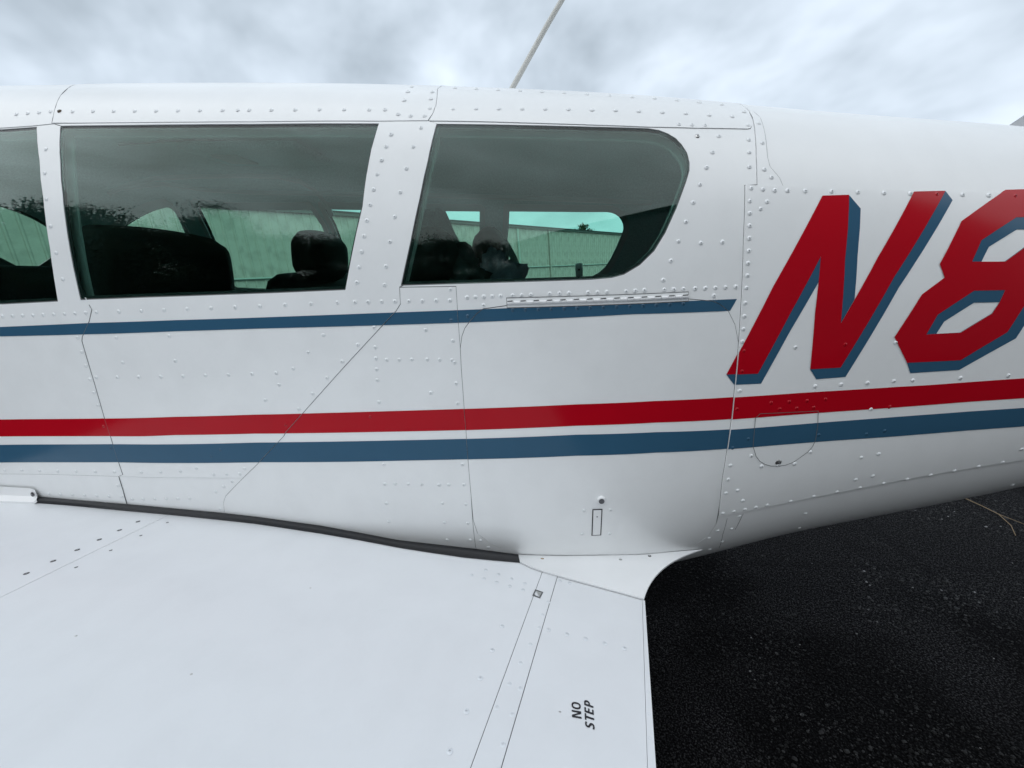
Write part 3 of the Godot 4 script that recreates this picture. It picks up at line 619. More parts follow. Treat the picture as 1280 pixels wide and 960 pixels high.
func fittings(door: Node3D) -> void:
	# piano hinge along the top of the baggage door
	var hg: Array = [Vector2(-0.1159, 0.1633), Vector2(0.2020, 0.1632)]
	var n := 27
	var hinge := ST_()
	obj("hinge_recess", sheet(skin, [hg[0] + Vector2(-0.001, -0.0062), hg[1] + Vector2(0.001, -0.0062), hg[1] + Vector2(0.001, 0.0062), hg[0] + Vector2(-0.001, 0.0062)], [], 0.0012, 0.0, 0.03), M.gap, door)
	obj("hinge_leaf", sheet(skin, [hg[0] + Vector2(0, -0.0052), hg[1] + Vector2(0, -0.0052), hg[1] + Vector2(0, 0.0052), hg[0] + Vector2(0, 0.0052)], [], 0.0022, 0.003, 0.03), M.white_paint, door)
	for i in n:
		var a: Vector2 = hg[0].lerp(hg[1], (i + 0.03) / n)
		var b: Vector2 = hg[0].lerp(hg[1], (i + 0.97) / n)
		var pa := on(skin(a.x, a.y), 0.0030).origin
		var pb := on(skin(b.x, b.y), 0.0030).origin
		var st := ST_()
		tube(st, [pa, pb], 0.0034, 0.0034, 10)
		obj("hinge_knuckle", st, M.fairing_paint, door)
		if i % 2 == 0:
			st = ST_()
			box(st, Vector3(0.0095, 0.0012, 0.0017), T(Vector3.ZERO))
			obj("hinge_slot", st, M.gap, door).transform = on(skin((a.x + b.x) / 2, a.y + 0.0020), 0.0058)
	# flush latch
	var la: Array = [Vector2(0.0222, -0.1730), Vector2(0.0426, -0.1734), Vector2(0.0387, -0.2342), Vector2(0.0184, -0.2342)]
	obj("latch_recess", sheet(skin, la, [], 0.0012, 0.0, 0.03), M.rubber, door)
	obj("latch_handle", sheet(skin, grown(la, -0.0022), [], 0.0020, 0.002, 0.03), M.fairing_paint, door)
	var pts: Array = [Vector2(0.0406, -0.1542), Vector2(0.3814, -0.1242), Vector2(-1.0272, 0.3876), Vector2(0.2322, 0.3647)]
	var mid: Vector2 = (la[0] + la[1]) / 2 + (la[2] - la[1]) * 0.27
	put("latch_pivot", dome(0.0017, 0.0006), M.dark_steel, door).transform = on(skin(mid.x, mid.y), 0.0021)
	# key lock
	var at := on(skin(pts[0].x, pts[0].y), 0.0004)
	var st := ST_()
	tube(st, [Vector3.ZERO, Vector3(0, 0.0045, 0), Vector3(0, 0.0056, 0)], 0.0090, 0.0080, 24)
	obj("lock_collar", st, M.fairing_paint, door).transform = at
	st = ST_()
	tube(st, [Vector3(0, 0.004, 0), Vector3(0, 0.0066, 0)], 0.0058, 0.0056, 20)
	obj("lock_barrel", st, M.dark_steel, door).transform = at
	st = ST_()
	box(st, Vector3(0.0016, 0.001, 0.006), T(Vector3(0, 0.0067, 0)))
	obj("keyhole", st, M.gap, door).transform = at
	# small access cover under the letters
	var ac: Array = [Vector2(0.3376, -0.0143), Vector2(0.3911, -0.0199), Vector2(0.4436, -0.0253), Vector2(0.4458, -0.0548), Vector2(0.4453, -0.0876), Vector2(0.4410, -0.1018), Vector2(0.4335, -0.1118), Vector2(0.4105, -0.1284), Vector2(0.3959, -0.1325), Vector2(0.3817, -0.1320), Vector2(0.3668, -0.1285), Vector2(0.3556, -0.1229), Vector2(0.3450, -0.1143), Vector2(0.3367, -0.1024), Vector2(0.3292, -0.0799), Vector2(0.3295, -0.0221)]
	var lid := obj("access_cover", sheet(skin, grown(ac, 0.0006), [grown(ac, -0.0004)], 0.0040, 0.0, 0.03), M.gap, plane)
	lid.set_meta("label", "outline of the small rounded access cover under the letters")
	screw(pts[1], 0.0062, "steel", lid)
	screw(pts[2], 0.0046, "rust", plane)
	screw(pts[3], 0.0046, "steel", plane)
	for j in [[[Vector2(0.2980, -0.2374), Vector2(0.2971, -0.2841), Vector2(0.3036, -0.3458)], 0.0003], [[Vector2(0.3295, -0.2337), Vector2(0.3214, -0.2773)], 0.0003], [[Vector2(-0.9853, 0.1681), Vector2(-0.9819, 0.1627), Vector2(-0.9976, 0.1489), Vector2(-1.0267, 0.1308), Vector2(-1.0310, 0.1259), Vector2(-1.0362, 0.0711), Vector2(-1.0424, 0.0250), Vector2(-1.0464, -0.0461), Vector2(-1.0493, -0.1031)], 0.0008], [[Vector2(-1.0326, 0.3685), Vector2(-1.0366, 0.3807), Vector2(-1.0478, 0.4037), Vector2(-1.0585, 0.4239), Vector2(-1.0702, 0.4473), Vector2(-1.0879, 0.4743), Vector2(-1.0779, 0.5950)], 0.0011], [[Vector2(-1.0633, -0.1102), Vector2(-1.0681, -0.1448), Vector2(-1.0775, -0.1842)], 0.0007], [[Vector2(0.3028, 0.2961), Vector2(0.3662, 0.2961), Vector2(0.4468, 0.2945), Vector2(0.5398, 0.2945), Vector2(0.6602, 0.2943), Vector2(0.7776, 0.2923)], 0.00045], [[Vector2(0.3520, 0.4415), Vector2(0.3575, 0.4192), Vector2(0.3532, 0.3772), Vector2(0.3477, 0.3374), Vector2(0.3495, 0.3229), Vector2(0.3636, 0.3075), Vector2(0.3677, 0.2971)], 0.0004]]:
		var path := []
		for i in j[0].size():
			for k in 3:
				if k > 0 and i == j[0].size() - 1: continue
				var q: Vector2 = j[0][i] if k == 0 else j[0][i].lerp(j[0][i + 1], k / 3.0)
				path.append(on(skin(q.x, q.y), 0.0007 if j[1] > 0.0003 else 0.0).origin)
		st = ST_()
		tube(st, path, j[1], j[1], 6)
		obj("skin_joint", st, M.gap, plane)
	# whip antenna on the roof
	st = ST_()
	var foot := Vector3(-0.168, 1.705, 0.08)
	for k in 40:
		foot.y = 1.60 + 0.005 * k
		if foot.y >= roof_y(foot.x, foot.z): break
	var tip := foot + Vector3(0.35, 0.42, -0.02)
	tube(st, [foot - Vector3(0, 0.01, 0), foot.lerp(tip, 0.4), tip], 0.0070, 0.0056, 14)
	var ant := obj("antenna", st, M.mast, plane)
	st = ST_()
	tube(st, [foot - Vector3(0.002, 0.012, 0), foot + Vector3(0.001, 0.006, 0), foot + Vector3(0.006, 0.012, 0)], 0.017, 0.008, 16)
	obj("antenna_base", st, M.mast, ant)
	# fin
	st = ST_()
	var prof := [[0.985, roof_y(0.985, 0.0) - 0.006], [1.75, 2.02], [3.0, 2.55], [3.75, 2.55], [3.9, 1.1], [2.0, 1.2]]
	for sg in [1.0, -1.0]:
		for t in [[0, 1, 5], [1, 2, 4], [2, 3, 4], [1, 4, 5]]:
			var p := []
			for k in t:
				var th := 0.0 if k in [0, 2, 3] else (0.012 if k == 1 else 0.045)
				p.append(Vector3(prof[k][0], prof[k][1], th * sg))
			var nn := Vector3(0, 0.1, sg).normalized()
			tri(st, p, [nn, nn, nn])
	obj("tail_fin", st, M.fin_paint, plane)

func roof_y(x: float, z: float) -> float:
	var s := K * 90.0
	while s > 0.0 and fus(x, s).z < z: s -= 0.002
	return fus(x, s).y

func screw(q: Vector2, r: float, m: String, parent: Node) -> void:
	var at := on(skin(q.x, q.y), lift(q))
	var o := put("screw", dome(r, 0.0022, 16, 3), M[m], parent)
	o.transform = at.rotated_local(Vector3.UP, 0.6)
	if m == "steel" and parent == plane: return
	var st := ST_()
	box(st, Vector3(r * 1.1, 0.0004, r * 0.22), T(Vector3(0, 0.0021, 0)))
	var slot := obj("screw_slot", st, M.gap, parent)
	slot.transform = o.transform

func wing() -> void:
	var hl1: Array = [Vector2(-0.0819, 0.5641), Vector2(-0.0956, 0.9096)]
	var hl2: Array = [Vector2(-0.0496, 0.5582), Vector2(-0.0608, 0.9040)]
	var pl: Array = [Vector2(-0.9616, 0.5299), Vector2(-0.9534, 0.8085)]
	var ti: Array = [Vector2(0.1115, 0.6054), Vector2(0.1066, 0.8778)]
	var edge := [Vector2(WX0 - 0.1, 0.3), Vector2(WX0 - 0.1, 0.527)]
	for q in [Vector2(-1.3490, 0.5335), Vector2(-1.2064, 0.5330), Vector2(-1.0830, 0.5317), Vector2(-0.9623, 0.5311), Vector2(-0.8465, 0.5303), Vector2(-0.7361, 0.5282), Vector2(-0.5793, 0.5287), Vector2(-0.4838, 0.5309), Vector2(-0.3897, 0.5359), Vector2(-0.3092, 0.5371), Vector2(-0.2483, 0.5375), Vector2(-0.1894, 0.5345), Vector2(-0.1314, 0.5309)] + [Vector2(-0.1314, 0.5309), Vector2(-0.1088, 0.5430), Vector2(-0.0774, 0.5543), Vector2(-0.0281, 0.5669), Vector2(0.0190, 0.5779), Vector2(0.0715, 0.5907), Vector2(0.1145, 0.6017)]: edge.append(q - Vector2(0, 0.004))
	edge.append_array([Vector2(0.3, 0.62), Vector2(0.3, 0.3)])
	var zr := 0.512
	var zo := 4.6
	var flap_out := 2.6
	var along := func(l: Array, z: float) -> Vector2:
		return l[0].lerp(l[1], (z - l[0].y) / (l[1].y - l[0].y))
	var hinge1 := [along.call(hl1, zr), along.call(hl1, zo)]
	var g := 0.0006
	var root := obj("wing", sheet(wing_skin, [Vector2(WX0, zr), along.call(pl, zr), along.call(pl, zo), Vector2(WX0, zo)], [edge], 0.0, 0.003, 0.05, false, false, g), M.dimmed_wing_paint, plane)
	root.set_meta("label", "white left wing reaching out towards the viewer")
	obj("wing_skin", sheet(wing_skin, [along.call(pl, zr), hinge1[0], hinge1[1], along.call(pl, zo)], [edge], 0.0, 0.003, 0.05, false, false, g), M.dimmed_wing_paint, root)
	obj("wing_underside", sheet(wing_under, rect(WX0, 0.40, WX1 - 0.003, zo), [], 0.0, 0.0, 0.06), M.dimmed_wing_paint, root)
	obj("wing_spar", sheet(wing_skin, rect(WX0 + 0.05, 0.53, WX1 - 0.02, zo), [edge], -0.0008, 0.0, 0.05), M.gap, root)
	# flap: its leading strip, its main skin, the folded trailing edge
	var strip := [hinge1[0], along.call(hl2, zr), along.call(hl2, flap_out), along.call(hl1, flap_out)]
	var flap := obj("flap", sheet(wing_skin, [along.call(hl2, zr), along.call(ti, zr), along.call(ti, flap_out), along.call(hl2, flap_out)], [edge], 0.0, 0.003, 0.05, false, false, 0.0005), M.dimmed_wing_paint, plane)
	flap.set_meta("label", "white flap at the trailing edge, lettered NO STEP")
	obj("flap_strip", sheet(wing_skin, strip, [edge], 0.0006, 0.003, 0.05, false, false, g), M.dimmed_wing_paint, flap)
	obj("trailing_edge", sheet(wing_skin, [along.call(ti, 0.602), Vector2(WX1, 0.602), Vector2(WX1, flap_out), along.call(ti, flap_out)], [], 0.0010, 0.006, 0.05), M.dimmed_wing_paint, flap)
	obj("aileron", sheet(wing_skin, [along.call(hl1, flap_out + 0.004), Vector2(WX1, flap_out + 0.004), Vector2(WX1, zo), along.call(hl1, zo)], [], 0.0, 0.006, 0.05), M.dimmed_wing_paint, plane)
	# small open clip in the gap
	var tab: Array = [Vector2(-0.0844, 0.6067), Vector2(-0.0684, 0.6117), Vector2(-0.0711, 0.6287), Vector2(-0.0862, 0.6238)]
	obj("gap_clip", sheet(wing_skin, tab, [grown(tab, -0.0022)], 0.0016, 0.001, 0.01), M.gap, flap)
	obj("gap_clip_tongue", sheet(wing_skin, [tab[0], tab[1], tab[2]], [], 0.0013, 0.0, 0.01), M.steel, flap)
	# lettering
	for l in [["NO", [Vector2(0.0250, 0.8379), Vector2(0.0210, 0.8145)], [Vector2(0.0125, 0.8373)]], ["STEP", [Vector2(0.0429, 0.8493), Vector2(0.0374, 0.8095)], [Vector2(0.0307, 0.8483)]]]:
		var tm := TextMesh.new()
		var f := SystemFont.new()
		f.font_names = PackedStringArray(["Droid Sans"])
		f.font_weight = 700
		tm.font = f
		tm.font_size = 32
		tm.pixel_size = 0.01
		tm.depth = 0.0
		tm.text = l[0]
		tm.horizontal_alignment = HORIZONTAL_ALIGNMENT_LEFT
		var arr := tm.get_mesh_arrays()
		var v: PackedVector3Array = arr[Mesh.ARRAY_VERTEX]
		var lo := v[0]
		var hi := v[0]
		for p in v:
			lo = lo.min(p)
			hi = hi.max(p)
		var a: Vector2 = l[1][0]
		var b: Vector2 = l[1][1]
		var top: Vector2 = l[2][0]
		var across := (top - a) - (b - a).normalized() * (top - a).dot((b - a).normalized())
		var idx: PackedInt32Array = arr[Mesh.ARRAY_INDEX]
		var st := ST_()
		for t in range(0, idx.size(), 3):
			var p := []
			var nn := []
			for k in 3:
				var q := v[idx[t + k]]
				var y := (q.y - lo.y) / (hi.y - lo.y)
				var x := (q.x - lo.x) / (hi.x - lo.x)
				var w := a + (b - a) * (x * 0.9 + 0.10 * y) + across * y
				var r := wing_skin(w.x, w.y)
				p.append(r[0] + r[1] * 0.0007)
				nn.append(r[1])
			tri(st, p, nn)
		obj("lettering", st, M.lettering_black, flap)
	# rivets and flush screws
	var where := []
	var colors := []
	for q in rows_of([[-0.2141, 0.5881, -0.1071, 0.6109, 5], [-0.1926, 0.5672, -0.1075, 0.5923, 4], [-0.1201, 0.7046, -0.1266, 0.9013, 5], [-0.0553, 0.6354, -0.0593, 0.6680, 2], [-0.0591, 0.6973, -0.0873, 0.8410, 5], [-0.0638, 0.8093, -0.0662, 0.8838, 3], [-0.0432, 0.6989, 0.0796, 0.7165, 5], [0.1119, 0.7865, 0.1108, 0.8489, 3], [-0.0429, 0.5720, -0.0238, 0.5759, 2]]):
		where.append(on(wing_skin(q.x, q.y), 0.0004))
		colors.append(Color(0.70, 0.73, 0.765))
	scatter("rivet", dome(0.0040, 0.0009), M.rivet_paint, where, root, colors)
	for q in rows_of([[-0.9985, 0.5673, -0.9954, 0.7542, 6]]):
		put("flush_screw", dome(0.0042, 0.0005), M.dark_steel, root).transform = on(wing_skin(q.x, q.y), 0.0002)
	for q in [Vector2(-0.7333, 0.8531), Vector2(-0.5129, 0.8730), Vector2(-0.4806, 0.6873), Vector2(-0.0040, 0.8329)]:
		put("flush_screw", dome(0.0016, 0.0004), M.steel, root).transform = on(wing_skin(q.x, q.y), 0.0001)
	for i in 4:
		var q := Vector2(-0.93, 0.56 + 0.055 * i)
		put("flush_screw", dome(0.0026, 0.0005), M.dark_steel, root).transform = on(wing_skin(q.x, q.y), 0.0002)
	# rubber seal between wing and body
	var fa: Array = [Vector2(-1.3585, -0.1779), Vector2(-1.2136, -0.1816), Vector2(-1.0752, -0.1840), Vector2(-0.9443, -0.1887), Vector2(-0.8293, -0.1939), Vector2(-0.7391, -0.2005), Vector2(-0.5862, -0.2175), Vector2(-0.4955, -0.2336), Vector2(-0.4124, -0.2512), Vector2(-0.3260, -0.2610), Vector2(-0.2369, -0.2702), Vector2(-0.1931, -0.2771), Vector2(-0.1439, -0.2844)]
	var wa: Array = [Vector2(-1.3490, 0.5335), Vector2(-1.2064, 0.5330), Vector2(-1.0830, 0.5317), Vector2(-0.9623, 0.5311), Vector2(-0.8465, 0.5303), Vector2(-0.7361, 0.5282), Vector2(-0.5793, 0.5287), Vector2(-0.4838, 0.5309), Vector2(-0.3897, 0.5359), Vector2(-0.3092, 0.5371), Vector2(-0.2483, 0.5375), Vector2(-0.1894, 0.5345), Vector2(-0.1314, 0.5309)]
	var st := ST_()
	var rows := []
	for i in range(-1, fa.size()):
		var A: Vector3
		var B: Vector3
		if i < 0:
			A = skin(-1.95, fa[0].y)[0]
			B = wing_point(-1.90, 0.53)
		else:
			A = skin(fa[i].x, fa[i].y)[0] + skin(fa[i].x, fa[i].y)[1] * 0.002
			B = wing_point(wa[i].x, wa[i].y) + Vector3(0, 0.0015, 0)
		var outw := (Vector3(0, 0.7, 0.7)).normalized()
		var row := []
		for k in 7:
			var t := k / 6.0
			var bul := sin(PI * t)
			row.append([A.lerp(B, t) + outw * 0.0045 * bul, (outw + (A - B).normalized() * cos(PI * t) * 0.9).normalized()])
		rows.append(row)
	for i in rows.size() - 1:
		for k in 6:
			var q := [rows[i][k], rows[i][k + 1], rows[i + 1][k + 1], rows[i + 1][k]]
			tri(st, [q[0][0], q[1][0], q[2][0]], [q[0][1], q[1][1], q[2][1]])
			tri(st, [q[0][0], q[2][0], q[3][0]], [q[0][1], q[2][1], q[3][1]])
	obj("wing_seal", st, M.rubber, plane)
	# end of the wing walk angle, over the seal
	st = ST_()
	var br: Array = [Vector2(-1.6014, -0.1533), Vector2(-1.4434, -0.1540), Vector2(-1.3418, -0.1540), Vector2(-1.3294, -0.1578), Vector2(-1.3288, -0.1715), Vector2(-1.3344, -0.1811)]
	rows = []
	for i in br.size():
		var a: Array = skin(br[i].x, br[i].y)
		var low_x: float = [-1.62, -1.435, -1.352, -1.338, -1.328, -1.326][i]
		var foot := wing_point(low_x, 0.531) + Vector3(0, 0.006, 0)
		if i == 4: foot = foot.lerp(a[0], 0.35)
		if i == 5: foot = foot.lerp(a[0], 0.6)
		var A: Vector3 = a[0] + a[1] * 0.004
		var mid: Vector3 = A.lerp(foot, 0.62) + Vector3(0, 0.001, 0.003)
		rows.append([A, mid, foot + Vector3(0, 0, 0.006), foot + Vector3(0, -0.006, 0.006)])
	for i in rows.size() - 1:
		for k in 3:
			var nn: Vector3 = [Vector3(0, 0.15, 1), Vector3(0, 0.8, 0.7), Vector3(0, 0, 1)][k].normalized()
			quad(st, rows[i][k], rows[i][k + 1], rows[i + 1][k + 1], rows[i + 1][k], nn)
	var br_o := obj("edge_angle", st, M.fairing_paint, plane)
	for i in [0, 2]:
		var c: Vector3 = rows[i + 1][0].lerp(rows[i + 1][1], 0.62)
		if i == 0: c = rows[1][0].lerp(rows[1][1], 0.5)
		put("angle_screw", dome(0.0058, 0.001), M.dark_steel, br_o).transform = Transform3D(Basis(Vector3.RIGHT, Vector3(0, 0.15, 1).normalized(), Vector3(0, -1, 0.15).normalized()), c + Vector3(-0.004, 0, 0.001))
	fillet()
	# the other wing, seen only from under the tail
	obj("starboard_wing", sheet(func(X: float, z: float) -> Array: return [wing_point(X, z) * Vector3(1, 1, -1), wing_skin(X, z)[1] * Vector3(1, 1, -1)], rect(WX0, 0.40, WX1, zo), [], 0.0, 0.02, 0.1), M.dimmed_wing_paint, plane)
	obj("starboard_wing_underside", sheet(func(X: float, z: float) -> Array: return [wing_under(X, z)[0] * Vector3(1, 1, -1), Vector3.DOWN], rect(WX0, 0.40, WX1 - 0.003, zo), [], 0.0, 0.0, 0.1), M.dimmed_wing_paint, plane)

func sample(path: Array, t: float) -> Vector3:
	var total := 0.0
	for i in path.size() - 1: total += path[i].distance_to(path[i + 1])
	var at := t * total
	for i in path.size() - 1:
		var l: float = path[i].distance_to(path[i + 1])
		if at <= l or i == path.size() - 2: return path[i].lerp(path[i + 1], clampf(at / l, 0, 1))
		at -= l
	return path[-1]

# flared fairing at the root of the trailing edge
func fillet() -> void:
	var ft: Array = [Vector2(-0.1441, -0.2857), Vector2(-0.0518, -0.2887), Vector2(0.0360, -0.2911), Vector2(0.1268, -0.2999), Vector2(0.1933, -0.3071), Vector2(0.2622, -0.3254)]
	var fb: Array = [Vector2(-0.1314, 0.5309), Vector2(-0.1088, 0.5430), Vector2(-0.0774, 0.5543), Vector2(-0.0281, 0.5669), Vector2(0.0190, 0.5779), Vector2(0.0715, 0.5907), Vector2(0.1145, 0.6017)]
	var A := []
	var B := []
	for q in ft:
		var r := skin(q.x, q.y)
		A.append(r[0] + r[1] * 0.0015)
	for q in fb: B.append(wing_point(q.x, q.y) + Vector3(0, 0.0045, 0))
	var n := 28
	var m := 12
	var P := []
	for i in n + 1:
		var t := float(i) / n
		var a := sample(A, t)
		var b := sample(B, t)
		var sink := smoothstep(0.0, 0.35, t)
		var c := a.lerp(b, 0.5) + Vector3(0, -0.010 * sink, -0.006 * sink)
		c = c.lerp(Vector3(0.1476, 0.6963, 0.4700), smoothstep(0.45, 1.0, t))
		var row := []
		for j in m + 1:
			var s := float(j) / m
			row.append(a * (1 - s) * (1 - s) + c * 2 * s * (1 - s) + b * s * s)
		P.append(row)
	var st := ST_()
	var N := []
	for i in n + 1:
		var row := []
		for j in m + 1:
			var du: Vector3 = P[mini(i + 1, n)][j] - P[maxi(i - 1, 0)][j]
			var dv: Vector3 = P[i][maxi(j - 1, 0)] - P[i][mini(j + 1, m)]
			var nn := du.cross(dv).normalized()
			row.append(nn if nn.y + nn.z > 0 else -nn)
		N.append(row)
	for i in n:
		for j in m:
			tri(st, [P[i][j], P[i][j + 1], P[i + 1][j + 1]], [N[i][j], N[i][j + 1], N[i + 1][j + 1]])
			tri(st, [P[i][j], P[i + 1][j + 1], P[i + 1][j]], [N[i][j], N[i + 1][j + 1], N[i + 1][j]])
	for i in n: quad(st, P[i][m], P[i + 1][m], P[i + 1][m] - Vector3(0, 0.003, 0), P[i][m] - Vector3(0, 0.003, 0), Vector3(0.2, 0, 1).normalized())
	for j in m: quad(st, P[n][j], P[n][j + 1], P[n][j + 1] - N[n][j + 1] * 0.003, P[n][j] - N[n][j] * 0.003, Vector3(1, 0, 0.3).normalized())
	var o := obj("wing_fairing", st, M.fairing_paint, plane)
	for e in [[0.17, 0.22, "brass"], [0.60, 0.16, "steel"], [0.72, 0.10, "dark_steel"]]:
		var i := int(e[0] * n)
		var j := int(round(e[1] * m))
		var y: Vector3 = N[i][j]
		var x := Vector3.RIGHT
		x = (x - y * y.dot(x)).normalized()
		put("fairing_screw", dome(0.0038, 0.0012), M[e[2]], o).transform = Transform3D(Basis(x, y, x.cross(y)), P[i][j])

func seat(called: String, at: Vector3, w: float, hgt: float, head: Vector3, lean := 0.15) -> Node3D:
	var tilt := Basis(Vector3(0, 0, 1), -lean)
	var st := ST_()
	cushion(st, Vector3(0.13, hgt, w), 0.05, T(at + Vector3(0, hgt / 2, 0), tilt), 0.015)
	var o := obj(called, st, M.seat_black, plane)
	st = ST_()
	cushion(st, head, 0.045, T(at + tilt * Vector3(0, hgt + head.y / 2 - 0.01, 0) + Vector3(0.01, 0, 0), tilt), 0.015)
	obj("headrest", st, M.seat_black, o)
	st = ST_()
	cushion(st, Vector3(0.46, 0.14, w), 0.05, T(at + Vector3(-0.27, 0.04, 0)), 0.015)
	obj("seat_cushion", st, M.seat_black, o)
	return o

func cabin() -> void:
	var cuts := []
	for w in win: cuts.append(grown(w, -0.002))
	for side in [false, true]:
		obj("headliner", sheet(skin, rect(-2.28, 0.13, 0.46, K * 90.0), cuts, -0.022, -0.0135, 0.04, side), M.headliner, plane)
		obj("cabin_side_trim", sheet(skin, rect(-2.6, -K * 60.0, 0.46, 0.13), cuts, -0.022, 0.0, 0.04, side), M.trim_dark, plane)
		for w in win:
			obj("window_trim", sheet(skin, grown(w, 0.016), [grown(w, -0.004)], -0.0215, 0.004, 0.04, side, true), M.trim_plastic, plane)
	# bulkhead, firewall, floor
	for e in [[0.45, "rear_bulkhead", "headliner"], [-2.55, "firewall", "trim_dark"]]:
		var st := ST_()
		var c: Array = sect(e[0])
		var mid := Vector3(e[0], c[2], 0)
		for k in range(-90, 90, 6):
			for sg in [1.0, -1.0]:
				var a: Array = skin(e[0], k * K)
				var b: Array = skin(e[0], (k + 6) * K)
				tri(st, [(a[0] - a[1] * 0.012) * Vector3(1, 1, sg), (b[0] - b[1] * 0.012) * Vector3(1, 1, sg), mid], [Vector3.LEFT, Vector3.LEFT, Vector3.LEFT])
		obj(e[1], st, M[e[2]], plane)
	var st := ST_()
	box(st, Vector3(2.4, 0.02, 0.8), T(Vector3(-1.3, 0.80, 0)))
	obj("cabin_floor", st, M.trim_dark, plane)
	st = ST_()
	cushion(st, Vector3(0.34, 0.5, 0.9), 0.05, T(Vector3(-2.12, 1.27, 0)), 0.0)
	obj("instrument_panel", st, M.trim_dark, plane)
	# seats
	seat("seat", Vector3(-1.20, 0.98, 0.228), 0.48, 0.34, Vector3(0.11, 0.21, 0.40))
	seat("seat", Vector3(-1.03, 0.98, -0.25), 0.42, 0.42, Vector3(0.10, 0.16, 0.26))
	seat("seat", Vector3(-0.40, 0.96, 0.24), 0.36, 0.36, Vector3(0.09, 0.13, 0.22))
	seat("seat", Vector3(-0.352, 0.96, -0.21), 0.38, 0.37, Vector3(0.09, 0.17, 0.22))
	# shoulder strap by the far rear seat
	st = ST_()
	var path := [Vector3(-0.262, 1.50, -0.31), Vector3(-0.243, 1.470, -0.30), Vector3(-0.226, 1.440, -0.29), Vector3(-0.207, 1.401, -0.28), Vector3(-0.192, 1.36, -0.27), Vector3(-0.185, 1.30, -0.26)]
	for i in path.size() - 1:
		var nx := Vector3(0.8, 0.2, 0.6).normalized()
		quad(st, path[i] - Vector3(0.012, 0, -0.012), path[i] + Vector3(0.012, 0, -0.012), path[i + 1] + Vector3(0.012, 0, -0.012), path[i + 1] - Vector3(0.012, 0, -0.012), nx)
	obj("shoulder_strap", st, M.strap_cloth, plane)
	# curtain panel on the far middle window
	var f := func(u: float, v: float) -> Array:
		return [Vector3(u, v, -0.425 + 0.006 * sin(u * 120.0)), Vector3(0.7 * cos(u * 120.0) * -0.6, 0, 1).normalized()]
	obj("curtain", sheet(f, [Vector2(-0.79, 1.63), Vector2(-0.49, 1.62), Vector2(-0.40, 1.38), Vector2(-0.40, 1.25), Vector2(-0.79, 1.25)], [], 0.0, 0.002, 0.008), M.curtain_cloth, plane)
	# overhead: a bow, an air panel with louvres, trim strips
	for l in [[[Vector2(-1.9750, 0.4099), Vector2(-1.8705, 0.4082), Vector2(-1.7147, 0.4195), Vector2(-1.4890, 0.4499), Vector2(-1.2597, 0.4618), Vector2(-1.1232, 0.4590), Vector2(-1.0434, 0.4427), Vector2(-1.0030, 0.4124), Vector2(-0.9901, 0.3750), Vector2(-0.9857, 0.3444)], 0.010, "window_arch"], [[Vector2(-1.6634, 0.5631), Vector2(-1.3696, 0.6602), Vector2(-1.2285, 0.6759), Vector2(-1.1305, 0.6705), Vector2(-1.0876, 0.6406), Vector2(-1.0723, 0.5669), Vector2(-1.0570, 0.5140)], 0.005, "headliner_seam"]]:
		var line := []
		for q in l[0]:
			var a := skin(q.x, q.y)
			line.append((a[0] - a[1] * 0.024) * Vector3(1, 1, -1))
		st = ST_()
		tube(st, line, l[1], l[1], 8)
		obj(l[2], st, M.trim_plastic if l[1] > 0.006 else M.trim_dark, plane)
	var vy := roof_y(-1.0, 0.05) - 0.05
	st = ST_()
	cushion(st, Vector3(0.42, 0.03, 0.20), 0.012, T(Vector3(-1.04, vy, -0.14), Basis(Vector3(0, 0, 1), -0.12)), 0.0)
	var vent := obj("air_panel", st, M.headliner, plane)
	for i in 7:
		st = ST_()
		box(st, Vector3(0.16, 0.006, 0.009), T(Vector3(-0.97, vy - 0.020, -0.20 + 0.022 * i), Basis(Vector3(0, 0, 1), -0.12)))
		obj("louvre", st, M.trim_dark, vent)
	st = ST_()
	box(st, Vector3(0.10, 0.006, 0.10), T(Vector3(-1.13, vy - 0.006, -0.14), Basis(Vector3(0, 0, 1), -0.12)))
	obj("vent_door", st, M.trim_plastic, vent)
	st = ST_()
	var rail := []
	for k in 12:
		var x := lerpf(-1.9, 0.3, k / 11.0)
		var a := skin(x, 0.405)
		rail.append((a[0] - a[1] * 0.026) * Vector3(1, 1, -1))
	tube(st, rail, 0.009, 0.009, 8)
	obj("trim_rail", st, M.trim_plastic, plane)
	st = ST_()
	cushion(st, Vector3(0.03, 0.055, 0.012), 0.004, T(Vector3(0.035, 1.333, -0.463)), 0.0, 3)
	var latch := obj("window_latch", st, M.fairing_paint, plane)
	st = ST_()
	tube(st, [Vector3(0.035, 1.335, -0.457), Vector3(0.035, 1.335, -0.453)], 0.004, 0.004, 8)
	obj("latch_pin", st, M.gap, latch)

func gear() -> void:
	for p in [Vector3(-0.9, 0, 1.25), Vector3(-0.9, 0, -1.25), Vector3(-2.7, 0, 0)]:
		var st := ST_()
		tube(st, [Vector3(p.x, 0.75, p.z), Vector3(p.x, 0.2, p.z)], 0.035, 0.03, 12)
		var leg := obj("landing_gear", st, M.dark_steel, plane)
		st = ST_()
		tube(st, [Vector3(p.x, 0.2, p.z - 0.075), Vector3(p.x, 0.2, p.z - 0.05), Vector3(p.x, 0.2, p.z + 0.05), Vector3(p.x, 0.2, p.z + 0.075)], 0.2, 0.2, 28)
		obj("wheel", st, M.rubber, leg)

